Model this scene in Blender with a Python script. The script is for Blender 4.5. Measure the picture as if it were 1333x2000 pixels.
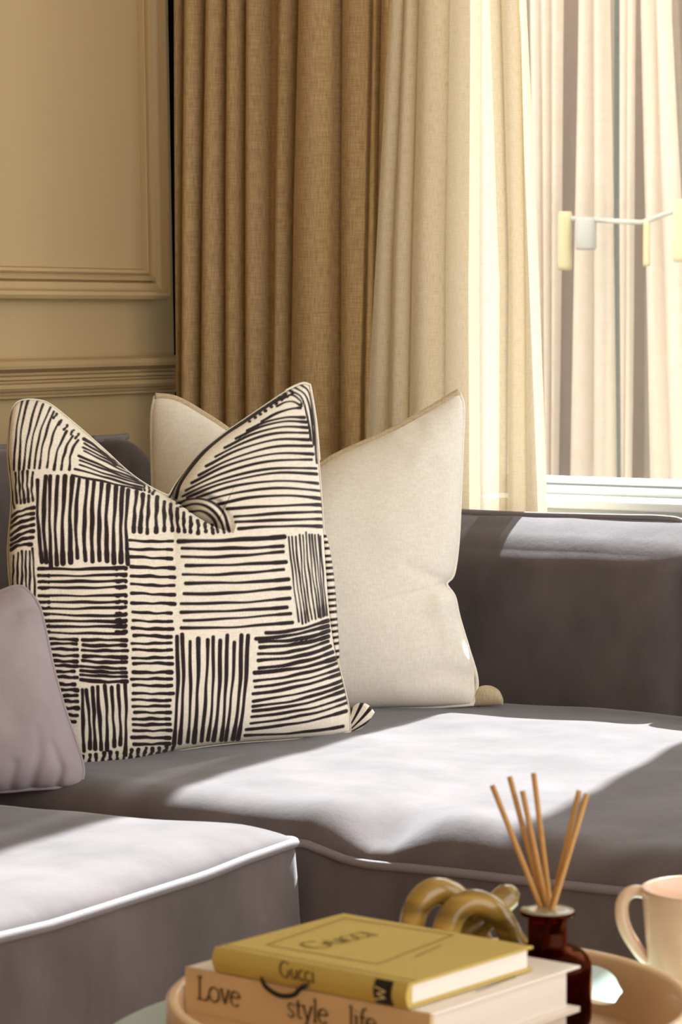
import bpy, bmesh, math, random
import numpy as np
from mathutils import Vector, noise as mnoise
for o in list(bpy.data.objects): bpy.data.objects.remove(o)
S = bpy.context.scene
COL = S.collection
rng = np.random.default_rng(7)

# ------------------------------------------------------------------ camera
FPX, YAW, CAMZ = 5500.0, math.radians(30.5), 1.125
PITCH = math.atan(395.0 / FPX)
C0 = np.array([0.0, 0.0, CAMZ])
AX = np.array([-math.sin(YAW) * math.cos(PITCH), math.cos(YAW) * math.cos(PITCH), -math.sin(PITCH)])
RT = np.array([math.cos(YAW), math.sin(YAW), 0.0])
UP = np.cross(RT, AX)
cam = bpy.data.cameras.new('camera')
cam.sensor_fit = 'VERTICAL'; cam.sensor_height = 36.0; cam.sensor_width = 24.0
cam.lens = FPX * 36.0 / 2000.0
cam.clip_end = 200
cam.dof.use_dof = True; cam.dof.focus_distance = 4.4; cam.dof.aperture_fstop = 13.0
camo = bpy.data.objects.new('camera', cam); COL.objects.link(camo)
camo.location = C0
camo.rotation_euler = (math.radians(90) - PITCH, 0, YAW)
S.camera = camo
# ------------------------------------------------------------------ world, sun, exposure
w = bpy.data.worlds.new('world'); S.world = w; w.use_nodes = True
bg = w.node_tree.nodes['Background']
bg.inputs[0].default_value = (1.0, 0.975, 0.935, 1); bg.inputs[1].default_value = 2.8
SUN_DIR = Vector((0.12, -1.0, -0.98))
sl = bpy.data.lights.new('sun', 'SUN'); sl.energy = 23.5; sl.angle = math.radians(0.8); sl.color = (0.92, 0.97, 1.0)
so = bpy.data.objects.new('sun', sl); COL.objects.link(so)
so.rotation_euler = SUN_DIR.to_track_quat('-Z', 'Y').to_euler(); so.location = (-3, 9, 9)
vs = S.view_settings
vs.view_transform = 'Standard'; vs.look = 'None'; vs.exposure = 0.0; vs.gamma = 1.0; vs.use_curve_mapping = False

# ------------------------------------------------------------------ helpers
def ray(px, py):
    px = np.asarray(px, float); py = np.asarray(py, float)
    return AX + ((px - 666.5) / FPX)[..., None] * RT - ((py - 1000.0) / FPX)[..., None] * UP
def on_plane(px, py, p0, n):
    r = ray(px, py); t = np.dot(np.asarray(p0) - C0, n) / (r @ np.asarray(n, float))
    return C0 + r * t[..., None]
def at_z(px, py, z): return on_plane(px, py, (0, 0, z), np.array([0, 0, 1.0]))
def at_x(px, py, x): return on_plane(px, py, (x, 0, 0), np.array([1.0, 0, 0]))
def at_y(px, py, y): return on_plane(px, py, (0, y, 0), np.array([0, 1.0, 0]))
def at_d(px, py, d): return C0 + ray(px, py) * np.asarray(d, float)[..., None] if np.ndim(d) else C0 + ray(px, py) * d

def tag(o, label=None, cat=None, group=None, kind=None):
    if label: o['label'] = label
    if cat: o['category'] = cat
    if group: o['group'] = group
    if kind: o['kind'] = kind
    return o
def empty(name, loc, label, cat, group=None):
    o = bpy.data.objects.new(name, None); COL.objects.link(o); o.location = loc
    return tag(o, label, cat, group)
def link(name, me, mat, parent=None, smooth=True):
    o = bpy.data.objects.new(name, me); COL.objects.link(o)
    if mat: me.materials.append(mat)
    if smooth and len(me.polygons):
        me.polygons.foreach_set('use_smooth', np.ones(len(me.polygons), bool))
    if parent:
        o.parent = parent; o.matrix_parent_inverse = Vector((0, 0, 0)) and None or o.matrix_parent_inverse
        o.location = -abs_loc(parent)
    return o
def abs_loc(p):
    v = Vector(p.location)
    while p.parent: p = p.parent; v = v + Vector(p.location)
    return v
def mesh_of(name, V, F):
    me = bpy.data.meshes.new(name)
    me.from_pydata([tuple(v) for v in np.asarray(V).reshape(-1, 3)], [], F); me.update()
    return me
def fix_normals(me):
    bm = bmesh.new(); bm.from_mesh(me); bmesh.ops.recalc_face_normals(bm, faces=bm.faces); bm.to_mesh(me); bm.free()
    return me
def grid_faces(nu, nv, off=0, flip=False, wrapu=False, wrapv=False):
    F = []
    for i in range(nu if wrapu else nu - 1):
        for j in range(nv if wrapv else nv - 1):
            a = i * nv + j; b = ((i + 1) % nu) * nv + j
            c = ((i + 1) % nu) * nv + (j + 1) % nv; d = i * nv + (j + 1) % nv
            F.append((a + off, d + off, c + off, b + off) if flip else (a + off, b + off, c + off, d + off))
    return F
def catmull(P, n):
    P = np.asarray(P, float); Q = np.vstack([2 * P[0] - P[1], P, 2 * P[-1] - P[-2]]); out = []
    for i in range(1, len(Q) - 2):
        for t in np.linspace(0, 1, n, endpoint=False):
            a, b, c, d = Q[i - 1], Q[i], Q[i + 1], Q[i + 2]
            out.append(.5 * (2 * b + (c - a) * t + (2 * a - 5 * b + 4 * c - d) * t * t + (3 * b - a - 3 * c + d) * t ** 3))
    out.append(P[-1]); return np.array(out)
def resample(P, n):
    P = np.asarray(P, float); s = np.r_[0, np.cumsum(np.linalg.norm(np.diff(P, axis=0), axis=1))]
    t = np.linspace(0, s[-1], n)
    return np.stack([np.interp(t, s, P[:, k]) for k in range(P.shape[1])], 1)
def tube_mesh(name, P, r, seg=10, closed=False, flat=None):
    P = np.asarray(P, float); n = len(P)
    r = np.full(n, r) if np.isscalar(r) else np.asarray(r, float)
    T = np.gradient(P, axis=0) if not closed else np.roll(P, -1, 0) - np.roll(P, 1, 0)
    T /= np.linalg.norm(T, axis=1)[:, None] + 1e-12
    ref = np.array([0, 0, 1.0]) if abs(T[0][2]) < .9 else np.array([1.0, 0, 0])
    N = np.cross(T[0], ref); N /= np.linalg.norm(N); V = []
    for i in range(n):
        N = N - T[i] * np.dot(N, T[i]); N /= np.linalg.norm(N); B = np.cross(T[i], N)
        for k in range(seg):
            a = 2 * math.pi * k / seg
            V.append(P[i] + r[i] * (math.cos(a) * N + math.sin(a) * B))
    F = grid_faces(n, seg, wrapu=closed, wrapv=True)
    if not closed:
        F.append(tuple(range(seg))[::-1]); F.append(tuple((n - 1) * seg + k for k in range(seg)))
    return fix_normals(mesh_of(name, V, F))
def lathe_mesh(name, prof, c, seg=48):
    V = []
    for (r, z) in prof:
        for k in range(seg):
            a = 2 * math.pi * k / seg; V.append((c[0] + r * math.cos(a), c[1] + r * math.sin(a), c[2] + z))
    F = grid_faces(len(prof), seg, wrapv=True)
    if prof[0][0] > 1e-6: F.append(tuple(range(seg)))
    if prof[-1][0] > 1e-6: F.append(tuple((len(prof) - 1) * seg + k for k in range(seg)))
    me = mesh_of(name, V, F)
    bm = bmesh.new(); bm.from_mesh(me); bmesh.ops.remove_doubles(bm, verts=bm.verts, dist=1e-6)
    bmesh.ops.recalc_face_normals(bm, faces=bm.faces); bm.to_mesh(me); bm.free()
    return me
def box_mesh(name, lo, hi, bevel=0.0, seg=3):
    bm = bmesh.new(); bmesh.ops.create_cube(bm, size=1.0)
    for v in bm.verts:
        v.co = [lo[k] + (v.co[k] + .5) * (hi[k] - lo[k]) for k in range(3)]
    if bevel: bmesh.ops.bevel(bm, geom=bm.edges, offset=bevel, segments=seg, affect='EDGES', profile=.5)
    me = bpy.data.meshes.new(name); bm.to_mesh(me); bm.free(); return me
def obox_mesh(name, O, ex, ey, ez, bevel=0.0, seg=2):
    bm = bmesh.new(); bmesh.ops.create_cube(bm, size=1.0)
    O, ex, ey, ez = map(np.asarray, (O, ex, ey, ez))
    for v in bm.verts:
        a = np.array(v.co) + .5; v.co = O + a[0] * ex + a[1] * ey + a[2] * ez
    if bevel: bmesh.ops.bevel(bm, geom=bm.edges, offset=bevel, segments=seg, affect='EDGES', profile=.5)
    bmesh.ops.recalc_face_normals(bm, faces=bm.faces)
    me = bpy.data.meshes.new(name); bm.to_mesh(me); bm.free(); return me
def rbox_mesh(name, c, half, r, n=26, disp=None):
    """rounded, subdivided box; disp(p, q) may move a vertex (q = normalised cube coords)"""
    bm = bmesh.new(); bmesh.ops.create_cube(bm, size=2.0)
    bmesh.ops.subdivide_edges(bm, edges=bm.edges, cuts=n, use_grid_fill=True)
    half = np.asarray(half, float); c = np.asarray(c, float)
    for v in bm.verts:
        q = np.array(v.co); q = np.sign(q) * (1 - (1 - np.abs(q)) ** 1.25)
        p = q * half; inn = np.clip(p, -(half - r), half - r); d = p - inn; l = np.linalg.norm(d)
        if l > 1e-9: p = inn + d / l * r
        p = p + c
        if disp: p = disp(p, q)
        v.co = p
    me = bpy.data.meshes.new(name); bm.to_mesh(me); bm.free(); return me
def fbm(p, sc, oct=3):
    return mnoise.fractal(Vector((p[0] * sc, p[1] * sc, p[2] * sc)), 1.0, 2.0, oct)

# ------------------------------------------------------------------ materials
def srgb(r, g, b):
    f = lambda c: (c / 255 / 12.92) if c <= 10 else ((c / 255 + .055) / 1.055) ** 2.4
    return (f(r), f(g), f(b), 1)
class NT:
    def __init__(s, name):
        s.m = bpy.data.materials.new(name); s.m.use_nodes = True; s.t = s.m.node_tree; s.t.nodes.clear()
        s.out = s.t.nodes.new('ShaderNodeOutputMaterial')
    def n(s, typ, props=None, **inp):
        nd = s.t.nodes.new('ShaderNode' + typ)
        for k, v in (props or {}).items(): setattr(nd, k, v)
        for k, v in inp.items():
            key = int(k[1:]) if k[0] == 'i' and k[1:].isdigit() else k.replace('_', ' ')
            if isinstance(v, bpy.types.NodeSocket): s.t.links.new(v, nd.inputs[key])
            else: nd.inputs[key].default_value = v
        return nd
    def surf(s, sock): s.t.links.new(sock, s.out.inputs['Surface']); return s.m
def mixc(N, fac, a, b):
    nd = N.n('Mix', {'data_type': 'RGBA'})
    for idx, v in ((0, fac), (6, a), (7, b)):
        if isinstance(v, bpy.types.NodeSocket): N.t.links.new(v, nd.inputs[idx])
        else: nd.inputs[idx].default_value = v
    return nd.outputs[2]
def coords(N, kind, scale):
    tc = N.n('TexCoord'); mp = N.n('Mapping', Vector=tc.outputs[kind]); mp.inputs['Scale'].default_value = scale
    return mp.outputs[0]
def plain(name, col, rough=.5, bump=0.0, bscale=60, var=0.0, metallic=0.0, coat=0.0, spec=.5):
    N = NT(name); no = N.n('TexNoise', Vector=coords(N, 'Object', (1, 1, 1)), Scale=bscale, Detail=4.0)
    c2 = tuple(x * (1 - var) for x in col[:3]) + (1,)
    b = N.n('BsdfPrincipled', Base_Color=mixc(N, no.outputs[0], col, c2), Roughness=rough, Metallic=metallic)
    b.inputs['Coat Weight'].default_value = coat; b.inputs['Specular IOR Level'].default_value = spec
    if bump:
        bp = N.n('Bump', Strength=bump, Distance=.002, Height=no.outputs[0]); N.t.links.new(bp.outputs[0], b.inputs['Normal'])
    return N.surf(b.outputs[0])
def velvet(name, col, col2, sheen=.35):
    N = NT(name)
    n1 = N.n('TexNoise', Vector=coords(N, 'Object', (1, 1, .6)), Scale=7.0, Detail=5.0, Roughness=.6)
    n2 = N.n('TexNoise', Vector=coords(N, 'Object', (1, 1, 1)), Scale=900.0, Detail=2.0)
    rmp = N.n('ValToRGB', Fac=n1.outputs[0]); rmp.color_ramp.elements[0].position = .32; rmp.color_ramp.elements[1].position = .7
    rmp.color_ramp.elements[0].color = col2; rmp.color_ramp.elements[1].color = col
    b = N.n('BsdfPrincipled', Base_Color=rmp.outputs[0], Roughness=.85)
    b.inputs['Specular IOR Level'].default_value = .15
    b.inputs['Sheen Weight'].default_value = sheen; b.inputs['Sheen Roughness'].default_value = .4
    b.inputs['Sheen Tint'].default_value = (.86, .9, 1, 1)
    bp0 = N.n('Bump', Strength=.25, Distance=.01, Height=n1.outputs[0])
    bp = N.n('Bump', Strength=.35, Distance=.0006, Height=n2.outputs[0], Normal=bp0.outputs[0])
    N.t.links.new(bp.outputs[0], b.inputs['Normal'])
    return N.surf(b.outputs[0])
def linen(N, kind, su, sv, col, col2, amt=1.0):
    """woven colour with horizontal slubs plus a height for bump"""
    sa_, sb_ = ((su, sv, su), (sv * .9, su * 1.3, sv)) if kind == 'UV' else ((su, su, sv), (sv * .9, sv * .9, su * 1.3))
    a = N.n('TexNoise', Vector=coords(N, kind, sa_), Scale=1.0, Detail=4.0, Roughness=.65)
    b = N.n('TexNoise', Vector=coords(N, kind, sb_), Scale=1.0, Detail=3.0)
    mx = N.n('Math', {'operation': 'ADD'}, i0=a.outputs[0], i1=b.outputs[0])
    rmp = N.n('ValToRGB', Fac=N.n('Math', {'operation': 'MULTIPLY'}, i0=mx.outputs[0], i1=.5).outputs[0])
    rmp.color_ramp.elements[0].position = .36; rmp.color_ramp.elements[1].position = .62
    rmp.color_ramp.elements[0].color = col2; rmp.color_ramp.elements[1].color = col
    return rmp.outputs[0], mx.outputs[0]
def cloth(name, col, col2, su, sv, kind='UV', bump=.25, transl=0.0, transp=0.0, ink=None):
    N = NT(name); c, h = linen(N, kind, su, sv, col, col2)
    if ink is not None:
        at = N.n('Attribute', {'attribute_name': 'ink'})
        c = mixc(N, at.outputs['Fac'], c, ink)
    b = N.n('BsdfPrincipled', Base_Color=c, Roughness=.9); b.inputs['Specular IOR Level'].default_value = .1
    b.inputs['Sheen Weight'].default_value = .1
    bp = N.n('Bump', Strength=bump, Distance=.0015, Height=h); N.t.links.new(bp.outputs[0], b.inputs['Normal'])
    sh = b.outputs[0]
    if transl:
        tr = N.n('BsdfTranslucent', Color=mixc(N, .6, c, (.95, .93, .88, 1))); sh = N.n('MixShader', i0=transl, i1=sh, i2=tr.outputs[0]).outputs[0]
    if transp:
        tp = N.n('BsdfTransparent', Color=(1, .98, .93, 1))
        r2 = N.n('ValToRGB', Fac=h); r2.color_ramp.elements[0].position = .7; r2.color_ramp.elements[1].position = 1.3
        r2.color_ramp.elements[0].color = (transp * 1.5,) * 3 + (1,); r2.color_ramp.elements[1].color = (transp * .5,) * 3 + (1,)
        sh = N.n('MixShader', i0=r2.outputs[0], i1=sh, i2=tp.outputs[0]).outputs[0]
    return N.surf(sh)
M = {}
M['wall'] = plain('taupe_wall_paint', srgb(197, 172, 129), .55, .05, 30, .04)
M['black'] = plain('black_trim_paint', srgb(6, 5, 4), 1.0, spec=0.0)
M['white'] = plain('white_window_paint', srgb(226, 232, 236), .4)
M['plaster'] = plain('pale_plaster', srgb(208, 212, 208), .8, .05, 40, .04)
M['paving'] = plain('dark_paving', srgb(92, 86, 76), .9, .1, 6, .3)
M['ceiling'] = plain('ceiling_white', srgb(235, 228, 215), .9)
M['floor'] = plain('oak_floor', srgb(150, 115, 80), .5, .1, 8, .3)
M['velvet'] = velvet('mauve_grey_velvet', srgb(109, 99, 99), srgb(85, 77, 76))
M['velvet2'] = velvet('lilac_velvet', srgb(172, 160, 165), srgb(152, 140, 146), .3)
M['piping'] = plain('velvet_piping', srgb(128, 121, 125), .8, .2, 300, .15)
M['tan'] = cloth('tan_linen', srgb(206, 179, 136), srgb(162, 132, 92), 26, 520, transl=.06)
M['sheer'] = cloth('cream_sheer', srgb(244, 232, 206), srgb(226, 208, 174), 40, 700, bump=.1, transl=.15, transp=.12)
M['cream'] = cloth('cream_linen_cushion', srgb(245, 240, 231), srgb(233, 225, 210), 60, 420, kind='Object', bump=.12)
M['creampipe'] = cloth('tan_linen_edge', srgb(216, 200, 170), srgb(190, 170, 136), 60, 420, kind='Object', bump=.2)  # tan puts the shading of the cream top edge and corner into colour
M['stripe'] = cloth('printed_linen', srgb(246, 239, 226), srgb(227, 216, 197), 70, 700, kind='Object', bump=.25, ink=srgb(44, 34, 36))
M['drape'] = cloth('outdoor_drape', srgb(222, 204, 186), srgb(214, 194, 174), 10, 60, bump=.1, transl=.15)
M['brown'] = plain('brown_render', srgb(140, 116, 100), .9, .2, 20, .25)
M['green'] = plain('dark_green_metal', srgb(18, 34, 31), .8, spec=.1)
M['paleglass'] = plain('pale_yellow_shade', srgb(196, 178, 132), .4)
M['armgrey'] = plain('pale_grey_metal', srgb(176, 170, 160), .5)
M['lipglass'] = plain('pale_glass_lip', srgb(158, 152, 130), .15, coat=.5)  # pale colour paints the sky reflection on the dark flange
M['gold'] = plain('mustard_cloth_cover', srgb(206, 180, 92), .75, .35, 700, .18)
M['golddark'] = plain('olive_print', srgb(136, 114, 46), .8)
M['paper'] = plain('book_paper', srgb(238, 228, 220), .85, .1, 200, .04)
M['whitecover'] = plain('white_book_cover', srgb(240, 230, 220), .45)
M['spinecover'] = plain('beige_book_spine', srgb(214, 182, 138), .5)
M['textink'] = plain('brown_black_ink', srgb(70, 48, 22), .7)
M['greyink'] = plain('grey_print', srgb(120, 116, 116), .7)
M['ribbon'] = plain('black_ribbon', srgb(16, 12, 12), .6)
M['labelink'] = plain('pale_gold_print', srgb(214, 190, 140), .6)
M['wood'] = plain('peach_lacquered_wood', srgb(240, 206, 166), .32, .03, 12, .08, coat=.3)
M['horn'] = None
M['mug'] = plain('peach_ceramic', srgb(236, 206, 182), .22, coat=.4)
M['reed'] = plain('rattan_reed', srgb(206, 156, 92), .75, .3, 200, .2)
M['aqua'] = plain('pale_aqua_table', srgb(196, 222, 208), .25, coat=.3)
M['lacquer'] = plain('table_leg_metal', srgb(120, 110, 100), .4, metallic=.8)
N = NT('amber_horn')
nz = N.n('TexNoise', Vector=coords(N, 'Object', (1, 1, 2.2)), Scale=11.0, Detail=3.0, Distortion=.8)
rp = N.n('ValToRGB', Fac=nz.outputs[0])
for p, c in ((.3, srgb(40, 20, 4)), (.45, srgb(108, 66, 10)), (.58, srgb(158, 108, 24)), (.75, srgb(204, 164, 74))):
    e = rp.color_ramp.elements[0] if p == .3 else (rp.color_ramp.elements[1] if p == .75 else rp.color_ramp.elements.new(p))
    e.position = p; e.color = c
b = N.n('BsdfPrincipled', Base_Color=rp.outputs[0], Roughness=.2); b.inputs['Coat Weight'].default_value = .5
M['horn'] = N.surf(b.outputs[0])
N = NT('amber_glass')
g = N.n('BsdfGlass', Color=(.46, .17, .08, 1), Roughness=.02, IOR=1.45)
M['amber'] = N.surf(g.outputs[0])
N = NT('dusty_window_glass')
vz = N.n('TexVoronoi', Vector=coords(N, 'Object', (1, 1, 1)), Scale=260.0)
lt = N.n('Math', {'operation': 'LESS_THAN'}, i0=vz.outputs['Distance'], i1=.13)
ns = N.n('TexNoise', Vector=coords(N, 'Object', (1, 1, 1)), Scale=60.0, Detail=2.0)
gt = N.n('Math', {'operation': 'GREATER_THAN'}, i0=ns.outputs[0], i1=.56)
sp = N.n('Math', {'operation': 'MULTIPLY'}, i0=lt.outputs[0], i1=gt.outputs[0])
fac = N.n('Math', {'operation': 'MULTIPLY_ADD'}, i0=sp.outputs[0], i1=.10, i2=.008)
tp = N.n('BsdfTransparent', Color=(.97, .98, .97, 1)); gl = N.n('BsdfGlossy', Roughness=.02)
base = N.n('MixShader', i0=.04, i1=tp.outputs[0], i2=gl.outputs[0])
dust = N.n('BsdfTranslucent', Color=(.85, .82, .76, 1))
M['glass'] = N.surf(N.n('MixShader', i0=fac.outputs[0], i1=base.outputs[0], i2=dust.outputs[0]).outputs[0])

# ------------------------------------------------------------------ room shell
WX, WY, WO = -3.2, 4.75, 4.97           # left wall plane, window wall inner and outer face
SUNK = 0.12
def st(name, me, mat, smooth=False): return tag(link(name, me, M[mat], None, smooth), kind='structure')
def struct_label(o, l): o['label'] = l; return o
struct_label(st('floor', box_mesh('floor', (-3.6, -1.2, -.1), (2.2, 5.15, 0)), 'floor'), 'oak floor of the living room')
struct_label(st('ceiling', box_mesh('ceiling', (-3.6, -1.2, 3.2), (2.2, 5.15, 3.35)), 'ceiling'), 'white ceiling of the living room')
struct_label(st('wall_back', box_mesh('wall_back', (-3.6, -1.35, 0), (2.2, -1.2, 3.2)), 'wall'), 'taupe painted wall behind the camera, across the room from the windows')
LEAN = 0.024                            # the panelling edge is slightly out of plumb
pe = at_x(328, 0, WX); pz0 = pe[2]
def edge_y(z, y0=None): return (pe[1] if y0 is None else y0) - LEAN * (z - pz0)
zz = [0, 3.2]
V = []
for x in (WX, WX - .12):
    V += [(x, -1.2, 0), (x, edge_y(0), 0), (x, edge_y(3.2), 3.2), (x, -1.2, 3.2)]
wl = st('wall_left', mesh_of('wall_left', V, [(0, 1, 2, 3), (7, 6, 5, 4), (1, 5, 6, 2), (0, 4, 5, 1), (3, 2, 6, 7), (0, 3, 7, 4)]), 'wall')
struct_label(wl, 'taupe painted panelled wall behind the sofa')
struct_label(st('trim_1', box_mesh('trim_1', (WX - .25, WY + .10, 0), (WX + .20, WO, 3.2)), 'black'), 'black recess strip between panelled wall and curtain')  # flat black strip paints the deep shadow in this gap
def frame_ring(y0, y1, z0, z1, prof, name, mat, parent):
    V = []
    for (off, h) in prof:
        off *= .68
        for (yy, z) in ((y0 + off, z0 + off), (y1 - off * .62, z0 + off), (y1 - off * .62, z1 - off), (y0 + off, z1 - off)):
            V.append((WX + h * 1.35, yy - (LEAN * (z - pz0) if yy > (y0 + y1) / 2 else 0), z))
    F = []
    for i in range(len(prof) - 1):
        for k in range(4):
            a, b_ = i * 4 + k, i * 4 + (k + 1) % 4; F.append((a, b_, b_ + 4, a + 4))
    return link(name, fix_normals(mesh_of(name, V, F)), M[mat], parent, False)
zb = at_x(300, 587, WX)[2]
y1p = at_x(325, 0, WX + .044)[1]
pr = [(0, -.002), (0, .022), (.004, .03), (.014, .034), (.024, .032), (.030, .022), (.034, .020), (.050, .016), (.054, .010),
      (.058, .018), (.066, .020), (.072, .014), (.074, .006), (.080, .010), (.088, .009), (.092, .002), (.093, -.002)]
frame_ring(2.2, y1p, zb, 2.75, pr, 'panel_moulding', 'wall', wl)
def rail(zt, prof, name):
    n = len(prof); V = []
    for yy in (-1.2, None):
        for (dz, h) in prof:
            z = zt - dz; V.append((WX + h * 1.3, yy if yy is not None else edge_y(z) + .004, z))
    F = [(i, i + 1, n + i + 1, n + i) for i in range(n - 1)] + [tuple(range(n, 2 * n))]
    link(name, fix_normals(mesh_of(name, V, F)), M['wall'], wl, False)
zr = at_x(200, 697, WX)[2]
rail(zr, [(0, -.002), (0, .020), (.004, .030), (.012, .036), (.018, .034), (.022, .024), (.026, .010), (.030, .010), (.033, .018), (.038, .020),
          (.041, .012), (.044, .012), (.047, .022), (.054, .026), (.060, .022), (.062, .010), (.066, .010), (.069, .016), (.073, .015), (.076, -.002)], 'chair_rail')

# window wall
JL = at_y(1016, 500, WO)[0]                # left jamb
PR0, PR1, JR = -1.79, -1.48, .3            # pier between windows, far jamb
zsill = at_y(1200, 981, WY - .03)[2]
HEAD = 3.12
RT_ = at_y(1200, 937, WO - .1)[2] - zsill; GZ = at_y(1200, 949, WO - .1)[2]
ww = st('wall_window', box_mesh('wall_window', (WX + .20, WY, 0), (JL, WO, 3.2)), 'plaster')
struct_label(ww, 'pale plaster wall that holds the windows')
for lo, hi in (((JL, WY, 0), (JR, WO, zsill - .016)), ((JL, WY, HEAD), (JR, WO, 3.2)), ((PR0, WY, zsill - .016), (PR1, WO, HEAD)), ((JR, WY, 0), (2.2, WO, 3.2))):
    link('wall_section', box_mesh('wall_section', lo, hi), M['plaster'], ww, False)
def window(name, x0, x1, label):
    fr = tag(link(name, box_mesh(name, (x0, WO - .10, zsill), (x1, WO - .03, zsill + RT_), .004), M['white'], None, False), label, None, None, 'structure')
    for nm, lo, hi in (('window_frame', (x0, WO - .10, zsill + RT_), (x0 + .016, WO - .03, HEAD)), ('window_frame', (x1 - .03, WO - .10, zsill + RT_), (x1, WO - .03, HEAD)),
                       ('window_frame', (x0 + .016, WO - .10, HEAD - .04), (x1 - .03, WO - .03, HEAD))):
        link(nm, box_mesh(nm, lo, hi, .003), M['white'], fr, False)
    link('window_sill', box_mesh('window_sill', (x0 + .001, WY - .03, zsill - .016), (x1 - .001, WO - .08, zsill + .001), .004), M['white'], fr, False)
    link('window_pane', box_mesh('window_pane', (x0 + .016, WO - .070, zsill + RT_), (x1 - .03, WO - .066, HEAD - .04)), M['glass'], fr, False)
    link('gasket', box_mesh('gasket', (x0 + .016, WO - .104, GZ - .0015), (x1 - .03, WO - .098, GZ + .0015)), M['greyink'], fr, False)
    return fr
w1 = window('window_1', JL, PR0, 'white framed window beside the sheer curtain')
window('window_2', PR1, JR, 'white framed window beyond the wall pier')

# ------------------------------------------------------------------ outside
st('ground', box_mesh('ground', (-12, WO, -.2), (8, 16, -.05)), 'paving')['label'] = 'pale paving outside the window'
OY = 8.0
gw = tag(link('garden_wall', box_mesh('garden_wall', (-9, OY + .35, -.05), (3, OY + .5, 2.6), .01), M['brown'], None, False),
         'brown rendered garden wall behind the outdoor drapes', 'wall')
def curtain_mesh(name, rows, yc, amps, z0, z1, m=16, nz=40, sharp=.7, setback=None, wob=.004, seed=0):
    """rows: list of (py, [fold boundary px]) measured on the plane y = yc; x(z) per boundary"""
    nb = len(rows[0][1]); bz = np.zeros((len(rows), nb)); bx = np.zeros((len(rows), nb))
    for i, (py, b_) in enumerate(rows):
        p = at_y(np.array(b_, float), np.full(nb, float(py)), yc); bx[i] = p[:, 0]; bz[i] = p[:, 2]
    zs = np.linspace(z0, z1, nz); V = []; UV = []
    for z in zs:
        xb = [np.interp(z, bz[::-1, k], bx[::-1, k]) for k in range(nb)]
        arc = 0; last = None
        for k in range(nb - 1):
            for j in range(m + (1 if k == nb - 2 else 0)):
                t = j / m
                x = xb[k] + (xb[k + 1] - xb[k]) * t
                a = amps[k]; y = yc - a * math.sin(math.pi * t) ** sharp
                if setback: y += setback[k] * math.sin(math.pi * t) ** .3
                y += wob * math.sin(z * 3.1 + k * 1.7 + seed) * (.4 + .6 * t)
                p = np.array([x, y, z]); arc += 0 if last is None else math.hypot(x - last[0], y - last[1]); last = p
                V.append(p); UV.append((arc, z))
    nu = (nb - 1) * m + 1
    F = grid_faces(nz, nu)
    me = mesh_of(name, V, F); uv = me.uv_layers.new(name='UVMap')
    li = np.zeros(len(me.loops), np.int32); me.loops.foreach_get('vertex_index', li)
    uv.data.foreach_set('uv', np.array(UV)[li].ravel())
    return me
drp = [([930, 955, 980, 1008], [935, 958, 985, 1015], 'pale pleated drape outside, mostly behind the sheer curtain'),
       ([1036, 1058, 1080, 1103], [1050, 1068, 1080, 1092], 'narrow pale drape outside glass right beside the sheer curtain'),
       ([1132, 1162, 1193], [1115, 1160, 1206], 'wide pale drape outside glass left of dark green post'),
       ([1211, 1228, 1244], [1211, 1222, 1235], 'slim pale drape outside glass right of dark green post'),
       ([1253, 1283, 1312], [1271, 1310, 1362], 'broad pale drape outside glass spreading towards its hem'),
       ([1350, 1380, 1410, 1440], [1385, 1410, 1430, 1460], 'pale pleated drape outside, farthest from the sheer curtain')]
for i, (t, bt, lab) in enumerate(drp):
    wd = [abs(t[k + 1] - t[k]) * .0016 * .8 for k in range(len(t) - 1)]
    tag(link('outdoor_drape', curtain_mesh('outdoor_drape', [(0, t), (930, bt)], OY, wd, -.05, 2.45, 14, 24, .8, seed=i), M['drape']),
        lab, 'curtain', 'drapes outside the window')
r0 = at_y(915, 0, OY); r1 = at_y(1460, 0, OY)
rod = tag(link('outdoor_curtain_rail', tube_mesh('rail', [(r0[0], OY, 2.46), (r1[0], OY, 2.46)], .02), M['green']), 'dark green rail carrying the outdoor drapes', 'curtain rail')
for xx in (r0[0] + .02, r1[0] - .02):
    link('bracket', tube_mesh('bracket', [(xx, OY, 2.46), (xx, OY + .36, 2.46)], .012), M['green'], rod)
g0, g1, g2 = at_y(1206, 0, OY - .08), at_y(1205, 450, OY - .08), at_y(1210, 935, OY - .08)
tag(link('garden_post', tube_mesh('post', [(g0[0], OY - .08, 2.44), g0, g1, g2, (g2[0], OY - .08, -.05)], [.007, .008, .009, .006, .006], 10), M['green']),
    'thin dark green post between two outdoor drapes', 'post')
LY = OY - .28
def P3(px, py, y=LY): return at_y(px, py, y)
la = P3(1105, 470)
reflection = empty('outdoor_lamp', tuple(la), 'slim outdoor lamp with pale yellow shades on a white arm', 'lamp')  # solid shapes added outside to stand for reflections in the glass
link('arm', tube_mesh('arm', catmull([P3(1104, 426), P3(1140, 428), P3(1240, 434), P3(1262, 432), P3(1300, 418), P3(1345, 404), P3(1390, 395)], 5), .008, 8), M['armgrey'], reflection)
link('bracket', tube_mesh('bracket', [P3(1388, 395), (P3(1388, 395)[0], OY + .36, P3(1388, 395)[2])], .01, 8), M['armgrey'], reflection)  # bar running back from the added pane reflection, stands for no real bracket
def add_reflection(px0, px1, py0, py1, mat, nm='lamp_shade'):
    c = P3((px0 + px1) / 2, py1); t = P3((px0 + px1) / 2, py0); r = abs(P3(px1, py1)[0] - P3(px0, py1)[0]) / 2 * 1.0; h = t[2] - c[2]
    link(nm, lathe_mesh(nm, [(r * .9, 0), (r, h * .08), (r, h * .9), (r * .85, h), (.003, h)], c, 20), M[mat], reflection)
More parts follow.
